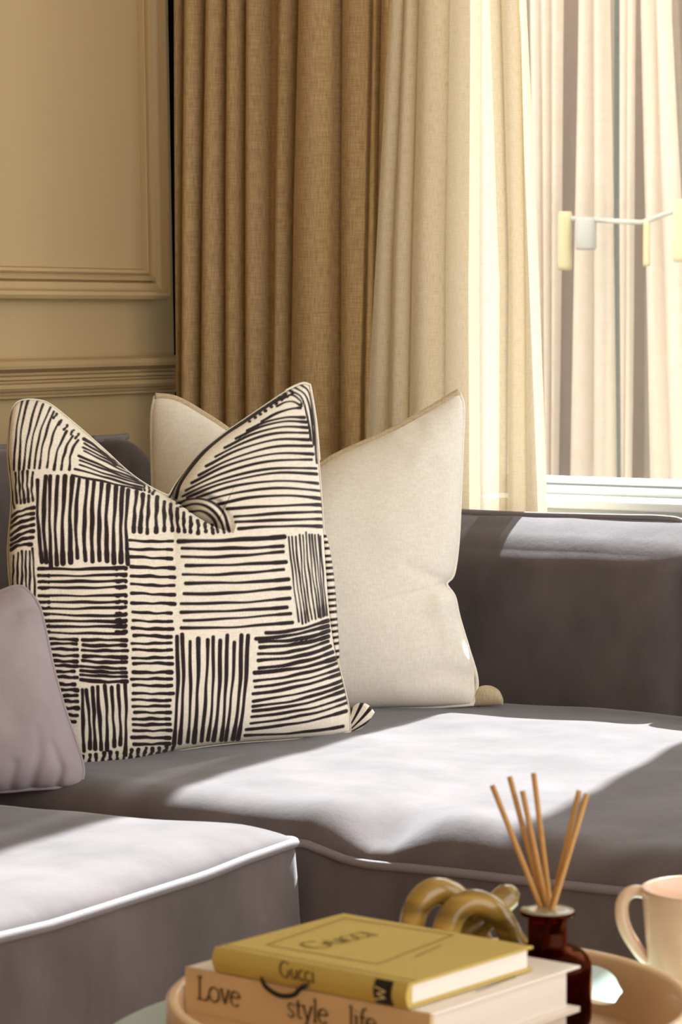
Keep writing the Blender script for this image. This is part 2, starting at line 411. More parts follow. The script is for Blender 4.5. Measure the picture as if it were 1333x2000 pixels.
add_reflection(1091, 1117, 413, 528, 'paleglass'); add_reflection(1316, 1350, 390, 512, 'paleglass'); add_reflection(1257, 1270, 430, 520, 'paleglass')
add_reflection(1126, 1164, 425, 488, 'armgrey', 'lamp_cup')

# ------------------------------------------------------------------ curtains
T = [346, 369, 411, 453, 490, 528, 553, 591, 672, 731, 748, 780, 800, 816]
B = [351, 367, 401, 447, 488, 528, 544, 572, 671, 716, 732, 765, 785, 800]
Md = [(a + c) / 2 + d for a, c, d in zip(T, B, [0, 0, -2, -2, 0, 0, -2, -2, 0, 0, 0, 0, 0, 0])]
wt = [abs(T[k + 1] - T[k]) for k in range(len(T) - 1)]
am = [min(.065, x * .00135 * .8) for x in wt]; am[5] = .004; am[7] = .055; am[8] = .035; am[10:] = [.02, .02, .02]
tag(link('linen_curtain', curtain_mesh('linen_curtain', [(0, T), (385, Md), (770, B)], 4.66, am, .02, 3.166, 18, 60, .62), M['tan']),
    'tan linen curtain hanging in pleats beside the panelled wall', 'curtain')
RX = [788, 808, 830, 886, 945, 966, 992, 1002]
R0 = [763, 792, 819, 880, 945, 979, 1018, 1028]
R1 = [735, 770, 805, 870, 938, 995, 1026, 1050]
R2 = [708, 755, 797, 868, 940, 992, 1030, 1070]
tag(link('sheer_curtain', curtain_mesh('sheer_curtain', [(-500, RX), (0, R0), (500, R1), (1000, R2)], 4.53, [.012, .02, .03, .022, .035, .02, .012], .02, 3.166, 18, 60, .8), M['sheer']),
    'cream translucent sheer curtain hanging at the window edge', 'curtain')
shc = bpy.data.objects['sheer_curtain']
link('folded_layer', curtain_mesh('folded_layer', [(-500, [830, 872, 910, 944]), (0, [818, 868, 908, 944]), (500, [804, 862, 900, 938]), (1000, [797, 860, 900, 940])], 4.575, [.015, .012, .012], .02, 3.155, 14, 40, .8), M['sheer'], shc)  # added second sheer layer, keeps the sun off this part of the curtain
link('folded_hem', curtain_mesh('folded_hem', [(-500, [968, 992, 1002]), (0, [981, 1018, 1028]), (500, [996, 1026, 1049]), (1000, [993, 1030, 1069])], 4.56, [.012, .008], .02, 3.155, 14, 40, .8), M['sheer'], shc)  # added doubled strip, darkens the sunlit right edge of the sheer
rl = tag(link('curtain_track', box_mesh('curtain_track', (WX + .05, 4.5, 3.165), (-1.2, 4.69, 3.2)), M['white'], None, False), 'white ceiling track carrying the curtains', 'curtain track')

# ------------------------------------------------------------------ sofa
SX, SY = -1.885, 3.125                    # left front edge (x), rear front edge (y)
BX, BY = -2.878, 4.31                      # inner faces of the backs
def edges01(a, b_, n, r):
    e = np.linspace(0, 1, 9) ** 1.6 * r
    return np.r_[a + e, np.linspace(a + r, b_ - r, n)[1:-1], (b_ - e)[::-1]]
def seat_mesh(name, x0, x1, y0, y1, zp, crown, roll, cr=.05, zlow=.0, nx=44, ny=60, dent=None):
    X = edges01(x0, x1, nx, roll); Y = edges01(y0, y1, ny, roll)
    nxx, nyy = len(X), len(Y); V = np.zeros((nxx, nyy, 3))
    def corner(x, y):
        a = (x - (x1 - cr)) / cr if x > x1 - cr else ((x0 + cr) - x) / cr if x < x0 + cr else 0
        b = (y - (y1 - cr)) / cr if y > y1 - cr else ((y0 + cr) - y) / cr if y < y0 + cr else 0
        if a <= 0 or b <= 0: return x, y
        a2, b2 = a * math.sqrt(1 - b * b / 2), b * math.sqrt(1 - a * a / 2)
        return x + (a2 - a) * cr * (1 if x > (x0 + x1) / 2 else -1), y + (b2 - b) * cr * (1 if y > (y0 + y1) / 2 else -1)
    for i, x in enumerate(X):
        for j, y in enumerate(Y):
            dd = [x - x0, x1 - x, y - y0, y1 - y]
            k = 1.0
            for d_ in dd:
                t = min(1, max(0, d_ / roll)); k *= math.sqrt(max(0, 1 - (1 - t) ** 2))
            cx = math.sin(math.pi * np.clip((x - x0) / (x1 - x0), 0, 1)) * math.sin(math.pi * np.clip((y - y0) / (y1 - y0), 0, 1))
            z = zp(x, y) + crown * k * (.78 + .22 * cx ** .5) + .007 * k * fbm((x, y, 3.3), 3.0)
            if dent: z += dent(x, y, k)
            xx, yy = corner(x, y); V[i, j] = (xx, yy, z)
    F = grid_faces(nxx, nyy)
    per = [(i, 0) for i in range(nxx)] + [(nxx - 1, j) for j in range(1, nyy)] + [(i, nyy - 1) for i in range(nxx - 2, -1, -1)] + [(0, j) for j in range(nyy - 2, 0, -1)]
    idx = [i * nyy + j for i, j in per]; P = V.reshape(-1, 3); ring0 = P[idx]
    cen = np.array([(x0 + x1) / 2, (y0 + y1) / 2, 0]); allV = [P]; prev = idx; off = len(P)
    nr = 9
    for s in range(1, nr + 1):
        t = s / nr; R = ring0.copy(); R[:, 2] = ring0[:, 2] * (1 - t) + zlow * t
        d_ = np.stack([np.clip((R[:, 0] - cen[0]) / ((x1 - x0) / 2), -1, 1) ** 9, np.clip((R[:, 1] - cen[1]) / ((y1 - y0) / 2), -1, 1) ** 9, np.zeros(len(R))], 1)
        R += d_ * (.016 * math.sin(math.pi * min(1, t * 1.15)) - .004)
        for q in range(len(R)):
            R[q] += d_[q] * .006 * fbm(R[q], 6.0)
        ids = list(range(off, off + len(R))); off += len(R); allV.append(R)
        for q in range(len(ids)):
            q2 = (q + 1) % len(ids); F.append((prev[q], ids[q], ids[q2], prev[q2]))
        prev = ids
    F.append(tuple(prev))
    return fix_normals(mesh_of(name, np.vstack(allV), F)), ring0
# traced front seam of the left seat (runs along y) and of the rear seat (runs along x)
pL = at_x(np.array([-140, 0, 100, 200, 280, 400, 480, 560, 602]), np.array([1866, 1832, 1808, 1776, 1750, 1712, 1680, 1652, 1640]), SX)
yl, zl = pL[:, 1], pL[:, 2]
def zpL(x, y): return .415 + (np.interp(y, yl, zl) - .415) * math.exp(-max(0, SX - x) / .22)
pR = at_y(np.array([618, 650, 720, 800, 900, 1000, 1100, 1230, 1333, 1500]), np.array([1650, 1674, 1690, 1696, 1706, 1718, 1729, 1743, 1754, 1772]), SY + .01)
xr, zr_ = pR[:, 0], pR[:, 2]
def zpR(x, y): return .405 + (np.interp(x, xr, zr_) - .405) * math.exp(-max(0, y - SY) / .22)
def dentR(x, y, k):
    e = -.028 * math.exp(-((x + 1.80) / .045) ** 2 - ((y - SY - .05) / .06) ** 2)
    e += .010 * math.exp(-((x + 1.70) / .07) ** 2 - ((y - SY - .09) / .06) ** 2)
    e += -.010 * math.exp(-((x + 1.48) / .03) ** 2 - ((y - SY - .06) / .07) ** 2)
    return e * k
print('seam z', zl.min(), zl.max(), zr_.min(), zr_.max())
sl_ = empty('sofa_chaise_module', (-2.4, 2.3, 0), 'mauve grey velvet sofa section in front, with the piped seat edge in the sun', 'sofa')
meL, ringL = seat_mesh('seat', BX, SX, 1.3, SY - .022, zpL, .040, .085, .03)
link('seat', meL, M['velvet'], sl_)
link('seat_piping', tube_mesh('seat_piping', resample(np.vstack([ringL, ringL[:1]]), 420)[:-1], .0068, 8, True), M['piping'], sl_)
sr_ = empty('sofa_window_module', (-1.9, 3.7, 0), 'mauve grey velvet sofa section with a low back under the window', 'sofa')
meR, ringR = seat_mesh('seat', BX, -.35, SY + .012, BY - .002, zpR, .062, .075, .03, nx=80, dent=dentR)
link('seat', meR, M['velvet'], sr_)
link('seat_piping', tube_mesh('seat_piping', resample(np.vstack([ringR, ringR[:1]]), 500)[:-1], .0062, 8, True), M['piping'], sr_)
# backs
ztop = at_y(1100, 1012, 4.40)[2]
def back_disp(axis, face, bul):
    def f(p, q):
        m = (1 - q[axis] ** 4) * (1 - min(1, abs(q[2])) ** 4)
        p = p.copy(); p[1 - axis] += face * bul * m * (1 if q[1 - axis] * face > 0 else 0)
        p = p + .004 * fbm(p, 5.0)
        return p
    return f
xe = at_y(1347, 1100, 4.33)[0]
def wback(x0, x1):
    bd_ = back_disp(0, -1, .018)
    def tilt(p, q):
        p = bd_(p, q); k = min(1, max(0, (p[2] - ztop + .16) / .16)); f = min(1, max(0, (4.42 - p[1]) / .13))
        p[2] -= .060 * k * k * f ** 1.2; return p
    b_ = link('backrest', rbox_mesh('backrest', ((x0 + x1) / 2, 4.385, (.3 + ztop) / 2), ((x1 - x0) / 2, .078, (ztop - .3) / 2), .05, 30, tilt), M['velvet'], sr_)
    pp = [(x0 + .012, 4.425, .5), (x0 + .012, 4.425, ztop - .05), (x0 + .05, 4.425, ztop - .004)] + [(x, 4.425, ztop + .002 + .002 * math.sin(x * 9)) for x in np.linspace(x0 + .09, x1 - .09, 14)] + [(x1 - .05, 4.425, ztop - .004), (x1 - .010, 4.425, ztop - .05), (x1 - .012, 4.425, .5)]
    link('back_piping', tube_mesh('back_piping', catmull(pp, 5), .0065, 8), M['piping'], b_)
wback(BX - .012, xe); wback(xe + .004, xe + 1.35)
zt2 = at_x(250, 855, -3.0)[2]
yj = at_x(186, 860, -3.0)[1]
def lback(y0, y1, zt, par):
    b_ = link('backrest', rbox_mesh('backrest', (-3.0, (y0 + y1) / 2, (.3 + zt) / 2), (.082, (y1 - y0) / 2, (zt - .3) / 2), .055, 24, back_disp(1, 1, .015)), M['velvet'], par)
    pp = [(-3.0, y0 + .02, zt - .06), (-3.0, y0 + .05, zt - .012)] + [(-3.0, y, zt + .002) for y in np.linspace(y0 + .1, y1 - .1, 10)] + [(-3.0, y1 - .05, zt - .012), (-3.0, y1 - .02, zt - .06)]
    link('back_piping', tube_mesh('back_piping', catmull(pp, 4), .006, 8), M['piping'], b_)
lback(1.3, yj - .018, zt2 - .005, sl_); lback(yj, 4.30, zt2, sr_)

# ------------------------------------------------------------------ cushions
def coons(top, bottom, left, right, nu, nv):
    """px outline -> grid [nu, nv, 2]; top/bottom run left to right, left/right run bottom to top"""
    t, b_, l, r = resample(top, nu), resample(bottom, nu), resample(left, nv), resample(right, nv)
    u = np.linspace(0, 1, nu)[:, None, None]; v = np.linspace(0, 1, nv)[None, :, None]
    G = (1 - v) * b_[:, None] + v * t[:, None] + (1 - u) * l[None] + u * r[None]
    G -= (1 - u) * (1 - v) * b_[0] + u * (1 - v) * b_[-1] + (1 - u) * v * t[0] + u * v * t[-1]
    return G
def plane3(p, q, r):
    n = np.cross(q - p, r - p); return p, n / np.linalg.norm(n)
def seg_dist(px, py, P):
    """distance, arc length and signed side to a polyline"""
    best = np.full(px.shape, 1e9); side = np.zeros(px.shape); arc = np.zeros(px.shape); s0 = 0
    for a, c in zip(P[:-1], P[1:]):
        a = np.array(a, float); c = np.array(c, float); d_ = c - a; L = np.hypot(*d_)
        t = np.clip(((px - a[0]) * d_[0] + (py - a[1]) * d_[1]) / L ** 2, 0, 1)
        dx, dy = px - a[0] - t * d_[0], py - a[1] - t * d_[1]; dist = np.hypot(dx, dy); m = dist < best
        best = np.where(m, dist, best); side = np.where(m, np.sign(d_[0] * dy - d_[1] * dx), side); arc = np.where(m, s0 + t * L, arc); s0 += L
    return best, arc, side
def vnoise(px, py, sc, seed=0.0):
    o_ = np.zeros(px.shape); f = px.ravel(); g_ = py.ravel()
    o_ = np.array([mnoise.noise(Vector((a * sc + seed, b_ * sc - seed, seed))) for a, b_ in zip(f, g_)]).reshape(px.shape)
    return o_
def cushion(parent, G, plane, hf, hb, nu2=60, mat=None, ink=None, backmat=None, name='cover', toward=None):
    """front: px grid on the plane, raised towards the room by hf; back: mirrored by hb"""
    nu, nv = G.shape[:2]
    P = on_plane(G[..., 0], G[..., 1], *plane); cen = P.reshape(-1, 3).mean(0)
    tw = (C0 - cen); tw /= np.linalg.norm(tw)
    front = P + hf[..., None] * tw
    su = np.unique(np.linspace(0, nu - 1, nu2).astype(int)); sv = np.unique(np.linspace(0, nv - 1, nu2).astype(int))
    nb = plane[1] if np.dot(plane[1], tw) < 0 else -plane[1]
    back = P[np.ix_(su, sv)] + hb[np.ix_(su, sv)][..., None] * nb
    V = np.vstack([front.reshape(-1, 3), back.reshape(-1, 3)])
    F = grid_faces(nu, nv, 0, True) + grid_faces(len(su), len(sv), nu * nv, False)
    me = mesh_of(name, V, F)
    at = me.attributes.new('ink', 'FLOAT', 'POINT'); a = np.zeros(len(V), np.float32)
    if ink is not None:
        a[:nu * nv] = ink.ravel(); a[nu * nv:] = ink[np.ix_(su, sv)].ravel()
    at.data.foreach_set('value', a)
    o = link(name, me, mat, parent)
    return o, P, tw
def pill(nu, nv, p=.5):
    u = np.linspace(0, 1, nu)[:, None]; v = np.linspace(0, 1, nv)[None, :]
    return (4 * u * (1 - u)) ** p * (4 * v * (1 - v)) ** p
def perim(P): return np.vstack([P[:, 0], P[-1, 1:], P[-2::-1, -1], P[0, -2:0:-1]])
def perim2(G): return np.vstack([G[:, 0], G[-1, 1:], G[-2::-1, -1], G[0, -2:0:-1]])

# --- cream cushion
BLc, BRc = at_z(330, 1384, .462), at_z(925, 1381, .462)
BLc = BLc + np.array([0, 0, 0]); 
dTc = np.dot(at_z(640, 1382, .462) - C0, AX)
plC = plane3(BLc, BRc, at_d(620, 800, dTc + .11))
topC = catmull([(303, 774), (345, 781), (400, 812), (450, 846), (520, 905), (575, 940), (620, 915), (660, 890), (760, 845), (830, 806), (897, 766)], 8)
botC = catmull([(330, 1384), (480, 1386), (640, 1386), (780, 1382), (860, 1380), (924, 1376)], 8)
lefC = catmull([(330, 1384), (318, 1250), (305, 1100), (300, 980), (297, 880), (297, 810), (303, 774)], 8)
rigC = catmull([(924, 1376), (932, 1345), (930, 1315), (914, 1262), (897, 1205), (888, 1165), (872, 1140), (886, 1122), (895, 1060), (900, 960), (904, 860), (906, 795), (897, 766)], 8)
nu, nv = 150, 160
G = coons(topC, botC, lefC, rigC, nu, nv); px, py = G[..., 0], G[..., 1]
h = .10 * pill(nu, nv, .46)
dcr, acr, scr = seg_dist(px, py, [(872, 1140), (840, 1128), (790, 1105)])
h -= .016 * np.exp(-(dcr / 12) ** 2) * np.exp(-acr / 45)
h += .010 * np.exp(-(((px - 862) / 22) ** 2 + ((py - 1180) / 30) ** 2)) + .006 * np.exp(-(((px - 872) / 14) ** 2 + ((py - 1235) / 26) ** 2))
dcr, acr, scr = seg_dist(px, py, [(930, 1330), (870, 1310), (800, 1325)])
h -= .012 * np.exp(-(dcr / 22) ** 2) * np.exp(-acr / 80)
h += .0035 * vnoise(px, py, .012, 2.0) + .0035 * vnoise(px, py, .03, 5.0) * np.exp(-(((px - 850) / 80) ** 2 + ((py - 890) / 90) ** 2))
ce = empty('cream_cushion', tuple(at_z(640, 1384, .462)), 'plain cream linen cushion with a tan edge, behind the striped cushion', 'cushion')
oC, PC, twC = cushion(ce, G, plC, h, .055 * pill(nu, nv, .5), 60, M['cream'])
pp = perim(PC) 
link('piping', tube_mesh('piping', resample(PC[:, -1], 160), .0066, 8), M['creampipe'], ce)  # tan tube carries the shading of the cream top edge
link('seam', tube_mesh('seam', resample(np.vstack([PC[0, ::-1], PC[1:, 0], PC[-1, 1:]]), 260), .0032, 8), M['cream'], ce)
def corner_tuck(parent, px0, px1, py0, py1, z, mat, name, ink=None, pts=None):
    G = coons(catmull(pts[0], 6), catmull(pts[1], 6), catmull(pts[2], 4), catmull(pts[3], 4), 60, 50)
    base = at_z((px0 + px1) / 2, py1, z); d_ = np.dot(base - C0, AX)
    n = -AX.copy(); n[2] = 0; n /= np.linalg.norm(n)
    pl = (at_d((px0 + px1) / 2, py1, d_ + .004), n)
    hh = .016 * pill(60, 50, .5)
    return cushion(parent, G, pl, hh, hh * .9, 20, mat, None if ink is None else ink(G[..., 0], G[..., 1]), name=name)
corner_tuck(ce, 922, 983, 1338, 1380, .462, M['creampipe'], 'corner_tuck', None,
            ([(928, 1350), (940, 1340), (958, 1339), (974, 1347), (981, 1358)], [(920, 1380), (940, 1379), (960, 1378), (983, 1377)],
             [(920, 1380), (924, 1366), (928, 1350)], [(983, 1377), (984, 1368), (981, 1358)]))

# --- striped cushion
STROKES = []
def stroke(P, w, jit=1.0):
    P = catmull(np.asarray(P, float), 6) if len(P) > 2 else resample(P, 7)
    n = len(P); ph = rng.uniform(0, 6.28, 2)
    t = np.linspace(0, 1, n); d_ = P[-1] - P[0]; L = np.hypot(*d_) + 1e-6; nn = np.array([-d_[1], d_[0]]) / L
    P = P + nn * (jit * (.7 * np.sin(t * 5 + ph[0]) + .45 * np.sin(t * 13 + ph[1])))[:, None]
    ww_ = w * (1 + .18 * np.sin(t * 7 + ph[1]) + .25 * (t > .9) + .12 * (t < .08))
    STROKES.append((P, ww_))
def block(A, Bq, n, w, sag=(0, 0), ja=2.0, jl=3.0, wend=None):
    A = resample(A, n) if len(A) != n else np.asarray(A, float); Bq = resample(Bq, n) if len(Bq) != n else np.asarray(Bq, float)
    for i in range(n):
        a, c = A[i], Bq[i]; d_ = (c - a) / (np.hypot(*(c - a)) + 1e-6); nn = np.array([-d_[1], d_[0]])
        a = a + d_ * rng.normal(0, jl * .5) + nn * rng.normal(0, ja * .25); c = c + d_ * rng.normal(0, jl * .5) + nn * rng.normal(0, ja * .25)
        m = (a + c) / 2 + np.array(sag)
        q1 = a * .7 + c * .3 + np.array(sag) * .84; q2 = a * .3 + c * .7 + np.array(sag) * .84
        stroke([a, q1, m, q2, c], (w if wend is None else w + (wend - w) * i / max(1, n - 1)) * 1.06 * rng.uniform(.85, 1.12))
block([(22, 803), (45, 782), (56, 782), (73, 785), (85, 791), (99, 797), (106, 806), (118, 825), (132, 845), (144, 855), (154, 862)],
      [(18, 928), (30, 920), (40, 920), (50, 920), (60, 918), (70, 917), (81, 917), (95, 917), (110, 920), (123, 921), (138, 921)], 11, 4.4, (-4, -2), 1, 1)
for q in ((112, 810), (122, 823), (133, 833), (145, 842), (155, 850)): stroke([q, (q[0] - 5, q[1] + 9)], 4.5)
stroke([(166, 859), (195, 880), (228, 908)], 6)
block([(166, 869), (165, 877), (165, 884), (156, 894), (159, 903), (159, 912), (149, 920), (144, 932)], [(237, 906), (250, 918), (262, 929), (270, 938), (279, 944), (282, 949), (279, 953), (277, 958)], 8, 4.0, (0, 1), 1, 1)
block([(284, 944), (292, 951), (302, 957)], [(283, 960), (292, 963), (300, 966)], 3, 4.5)
block([(78, 942), (92, 934), (103, 934), (116, 934), (131, 934), (146, 936), (157, 939), (173, 942), (187, 946), (202, 948), (215, 951), (229, 953), (242, 956), (252, 960)],
      [(86, 1099), (95, 1099), (105, 1108), (116, 1104), (129, 1101), (143, 1099), (155, 1091), (171, 1096), (185, 1098), (198, 1096), (212, 1097), (227, 1100), (240, 1098), (252, 1103)], 14, 7.4, (-3, 0), 1, 1)
block([(268, 963), (280, 969), (291, 970), (307, 972), (322, 981), (334, 986), (346, 995), (358, 1004), (372, 1013), (386, 1020), (400, 1024), (414, 1027)],
      [(263, 1041), (276, 1040), (289, 1044), (306, 1040), (321, 1038), (336, 1038), (348, 1040), (360, 1041), (372, 1041), (387, 1043), (400, 1040), (414, 1044)], 12, 7.0, (0, 0), 1, 1)
block([(33, 923), (40, 923), (48, 921), (58, 922), (67, 922)], [(36, 985), (44, 985), (50, 983), (58, 982), (67, 981)], 5, 4.5, (-1, 0))
stroke([(19, 938), (24, 965), (30, 994)], 5)
block([(24, 1010), (24, 1022), (24, 1033), (24, 1046), (24, 1056), (24, 1065), (24, 1075)], [(70, 994), (70, 1004), (70, 1015), (70, 1027), (70, 1040), (70, 1052), (65, 1064)], 7, 6.2, (-2, -3), 1, 1)
block([(29, 1086), (38, 1082), (47, 1078), (54, 1078), (61, 1080), (69, 1074)], [(27, 1150), (38, 1155), (46, 1160), (56, 1165), (64, 1172), (73, 1188)], 6, 4.6)
yC = [1112, 1125, 1137, 1149, 1164, 1176, 1187, 1199, 1211, 1221, 1233]
block([(82, y) for y in yC], [(247, y + d_) for y, d_ in zip(yC, (-2, -2, -3, -3, -3, -2, -1, 2, 1, 2, 3))], 11, 5.6, (0, 1), 1, 2)
for y in yC: stroke([(80, y), (100, y)], 6.0); stroke([(231, y - 1), (248, y - 1)], 7.0)
yD = [1058, 1074, 1090, 1109, 1126, 1142, 1159, 1177, 1195, 1211, 1225, 1239, 1254, 1267, 1282, 1292, 1309, 1322, 1335, 1350, 1363, 1375, 1387, 1400, 1411, 1423, 1437, 1450]
block([(254 + min(8, i), y) for i, y in enumerate(yD)], [(334 + (6 if 2 < i < 8 else 2) - (4 if i > 20 else 0), y + (2 if i < 12 else 0)) for i, y in enumerate(yD)], len(yD), 6.0, (0, 0), 1, 3)
block([(350, 1059), (356, 1073), (356, 1089), (363, 1105), (357, 1123), (363, 1140), (359, 1159), (354, 1179), (354, 1194), (359, 1210), (354, 1224)],
      [(552, 1050), (550, 1068), (550, 1080), (555, 1098), (550, 1114), (560, 1131), (563, 1149), (563, 1168), (557, 1185), (564, 1197), (568, 1215)], 11, 7.0, (0, 3), .5, 1, 5.0)
rl_l = [(510, 826), (482, 844), (460, 859), (438, 877), (420, 895), (402, 913), (388, 931), (374, 945), (363, 960), (357, 970), (366, 972), (384, 974), (406, 979), (424, 988), (442, 997), (456, 1012), (458, 1023), (464, 1035)]
rl_r = [(586, 799), (593, 817), (597, 826), (599, 837), (600, 848), (602, 861), (608, 873), (610, 888), (608, 900), (617, 916), (618, 927), (620, 945), (624, 960), (624, 974), (627, 987), (627, 1001), (627, 1015), (627, 1028)]
for i in range(18):
    a, c = np.array(rl_l[i], float), np.array(rl_r[i], float); s_ = np.array([0, -6 - 11 * math.sin(math.pi * i / 14) if i < 14 else -1.0])
    stroke([a, a * .7 + c * .3 + s_ * .9, a * .35 + c * .65 + s_, c], 5.0 + (.8 if i > 12 else 0), .6)
stroke([(552, 781), (568, 772), (585, 783), (588, 792)], 4); stroke([(540, 795), (565, 785), (588, 795)], 4)
for q in ([(566, 764), (590, 780), (602, 830), (606, 862)], [(576, 757), (598, 776), (608, 820), (612, 870)], [(588, 752), (604, 768), (612, 815), (616, 880), (618, 905)]): stroke(q, 4.4, .5)
stroke([(344, 972), (352, 945), (374, 912), (402, 880), (438, 850), (475, 826), (520, 796), (556, 774)], 7.5, .5)
for t in np.linspace(0, 1, 9): stroke([(482 + 84 * t, 818 - 56 * t), (487 + 84 * t, 824 - 56 * t)], 6)
for q in ([(346, 984), (365, 977), (390, 976), (415, 985), (436, 1006), (446, 1040)], [(352, 992), (378, 986), (400, 990), (420, 1005), (432, 1024), (436, 1043)], [(370, 1001), (392, 1000), (408, 1008), (420, 1022), (424, 1042)]): stroke(q, 5.5, .5)
block([(561, 1051), (568, 1050), (575, 1050), (582, 1046), (588, 1046), (595, 1041), (602, 1046), (608, 1046), (614, 1046), (620, 1046), (625, 1048)],
      [(581, 1213), (588, 1217), (594, 1215), (600, 1212), (606, 1210), (613, 1208), (620, 1205), (625, 1205), (630, 1203), (634, 1202), (638, 1201)], 11, 3.6, (-2, 0), .5, 1)
block([(516, 1234), (497, 1245), (505, 1252), (505, 1262), (502, 1275), (502, 1288), (502, 1302), (495, 1311), (495, 1326), (495, 1338), (493, 1351), (492, 1366), (492, 1376), (492, 1385), (490, 1397), (488, 1410), (480, 1422), (478, 1433)],
      [(640, 1212), (640, 1222), (642, 1232), (640, 1242), (640, 1253), (645, 1262), (650, 1273), (653, 1285), (657, 1295), (662, 1306), (663, 1316), (667, 1328), (670, 1339), (673, 1349), (678, 1361), (680, 1371), (676, 1387), (670, 1417)], 18, 7.2, (2, 5), .5, 1, 5.0)
block([(346, 1242), (356, 1237), (371, 1250), (386, 1244), (404, 1248), (416, 1242), (429, 1250), (441, 1239), (455, 1252), (470, 1239), (482, 1240)],
      [(341, 1450), (353, 1448), (366, 1447), (379, 1447), (393, 1445), (406, 1443), (417, 1443), (431, 1443), (441, 1443), (455, 1442), (464, 1442)], 11, 6.4, (3, 0), 1, 1)
yI = [1247, 1256, 1266, 1278, 1289, 1298, 1309, 1320, 1334, 1345, 1356, 1367, 1380, 1394, 1407]
block([(78 + 3.2 * i, y) for i, y in enumerate(yI)], [(154 - (6 if i in (6, 8, 14) else 0), y) for i, y in enumerate(yI)], 15, 6.6, (0, 0), 1, 2)
yJ = [1247, 1257, 1267, 1279, 1290, 1301, 1309, 1317, 1327]
block([(166 - (4 if i > 4 else 0), y - 2 * (i > 3)) for i, y in enumerate(yJ)], [(249, y + 1) for y in yJ], 9, 6.6, (0, 1), 1, 2)
block([(163, 1345), (173, 1344), (184, 1341), (194, 1337), (208, 1336), (221, 1339), (234, 1334), (247, 1331)], [(165, 1465), (178, 1459), (188, 1460), (198, 1462), (212, 1462), (224, 1454), (236, 1451), (247, 1473)], 8, 6.6, (1, 0), 1, 1)
block([(163, 1475), (250, 1462), (340, 1454)], [(160, 1496), (246, 1484), (336, 1466)], 14, 6.5, (0, 0), 1, 2)
def ink_at(px, py, pad=3.0):
    """ink coverage of every printed stroke at a grid of px positions"""
    ink = np.zeros(px.shape, np.float32)
    for P, ww_ in STROKES:
        x0, y0 = P.min(0) - 9; x1, y1 = P.max(0) + 9
        m = (px > x0) & (px < x1) & (py > y0) & (py < y1)
        if not m.any(): continue
        X, Y = px[m], py[m]; best = np.full(X.shape, -9.0)
        for k in range(len(P) - 1):
            a, c = P[k], P[k + 1]; d_ = c - a; L2 = d_ @ d_ + 1e-9
            t = np.clip(((X - a[0]) * d_[0] + (Y - a[1]) * d_[1]) / L2, 0, 1)
            dist = np.hypot(X - a[0] - t * d_[0], Y - a[1] - t * d_[1])
            best = np.maximum(best, (ww_[k] + (ww_[k + 1] - ww_[k]) * t) / 2 - dist)
        ink[m] = np.maximum(ink[m], np.clip(best / 1.6 + .5, 0, 1))
    return ink
BLs, BRs = at_z(160, 1498, .462), at_z(684, 1437, .462)
dS = np.dot((BLs + BRs) / 2 - C0, AX)
plS = plane3(BLs, BRs, at_d(330, 800, np.dot(at_z(330, 1470, .462) - C0, AX) + .13))
topS = np.vstack([catmull([(20, 818), (27, 795), (42, 783), (72, 782), (100, 792), (150, 832), (200, 876), (250, 922), (290, 950), (326, 968)], 8),
                  catmull([(332, 967), (345, 944), (372, 908), (402, 876), (440, 846), (478, 820), (525, 788), (560, 765), (590, 751), (604, 753)], 8)])
botS = catmull([(160, 1498), (250, 1487), (340, 1466), (450, 1451), (560, 1443), (640, 1437), (684, 1428)], 8)
lefS = catmull([(160, 1498), (120, 1430), (80, 1350), (45, 1260), (24, 1160), (17, 1080), (22, 1010), (24, 960), (17, 890), (20, 818)], 8)
rigS = catmull([(684, 1428), (682, 1390), (670, 1335), (656, 1275), (645, 1210), (638, 1130), (632, 1040), (624, 930), (616, 830), (604, 753)], 8)
nu, nv = 430, 480
G = coons(topS, botS, lefS, rigS, nu, nv); px, py = G[..., 0], G[..., 1]
h = .115 * pill(nu, nv, .46)
crease = [(326, 968), (350, 985), (380, 1008), (420, 1032), (455, 1044)]
dcr, acr, scr = seg_dist(px, py, crease)
up = scr < 0; fade = np.clip((150 - acr) / 60, 0, 1)
h += np.where(up, -.085 * np.exp(-dcr / 26), -.030 * np.exp(-dcr / 9)) * fade
d2, a2, s2 = seg_dist(px, py, [(352, 968), (390, 968), (425, 985), (448, 1015), (458, 1046)])
h += np.where(up, -.014 * np.exp(-(d2 / 7) ** 2) + .020 * np.exp(-(((px - 405) / 30) ** 2 + ((py - 1000) / 20) ** 2)), 0) * fade
d3, a3, s3 = seg_dist(px, py, [(646, 1262), (610, 1255), (560, 1262)])
h += -.010 * np.exp(-(d3 / 16) ** 2) * np.exp(-a3 / 50)
d4, a4, s4 = seg_dist(px, py, [(22, 975), (60, 985), (110, 975)])
h += -.010 * np.exp(-(d4 / 16) ** 2) * np.exp(-a4 / 50)
lo = G[::8, ::8]; nz_ = vnoise(lo[..., 0], lo[..., 1], .012, 9.0)
iu = np.linspace(0, lo.shape[0] - 1, nu); iv = np.linspace(0, lo.shape[1] - 1, nv)
tmp = np.stack([np.interp(iu, np.arange(lo.shape[0]), nz_[:, k]) for k in range(lo.shape[1])], 1)
nz_ = np.stack([np.interp(iv, np.arange(lo.shape[1]), tmp[k]) for k in range(nu)], 0)
h += .005 * nz_ * pill(nu, nv, .3)
se = empty('striped_cushion', tuple(at_z(420, 1470, .462)), 'cream cushion printed with hand drawn dark stripes in blocks', 'cushion')
oS, PS, twS = cushion(se, G, plS, h, .06 * pill(nu, nv, .5), 70, M['stripe'], ink_at(px, py))
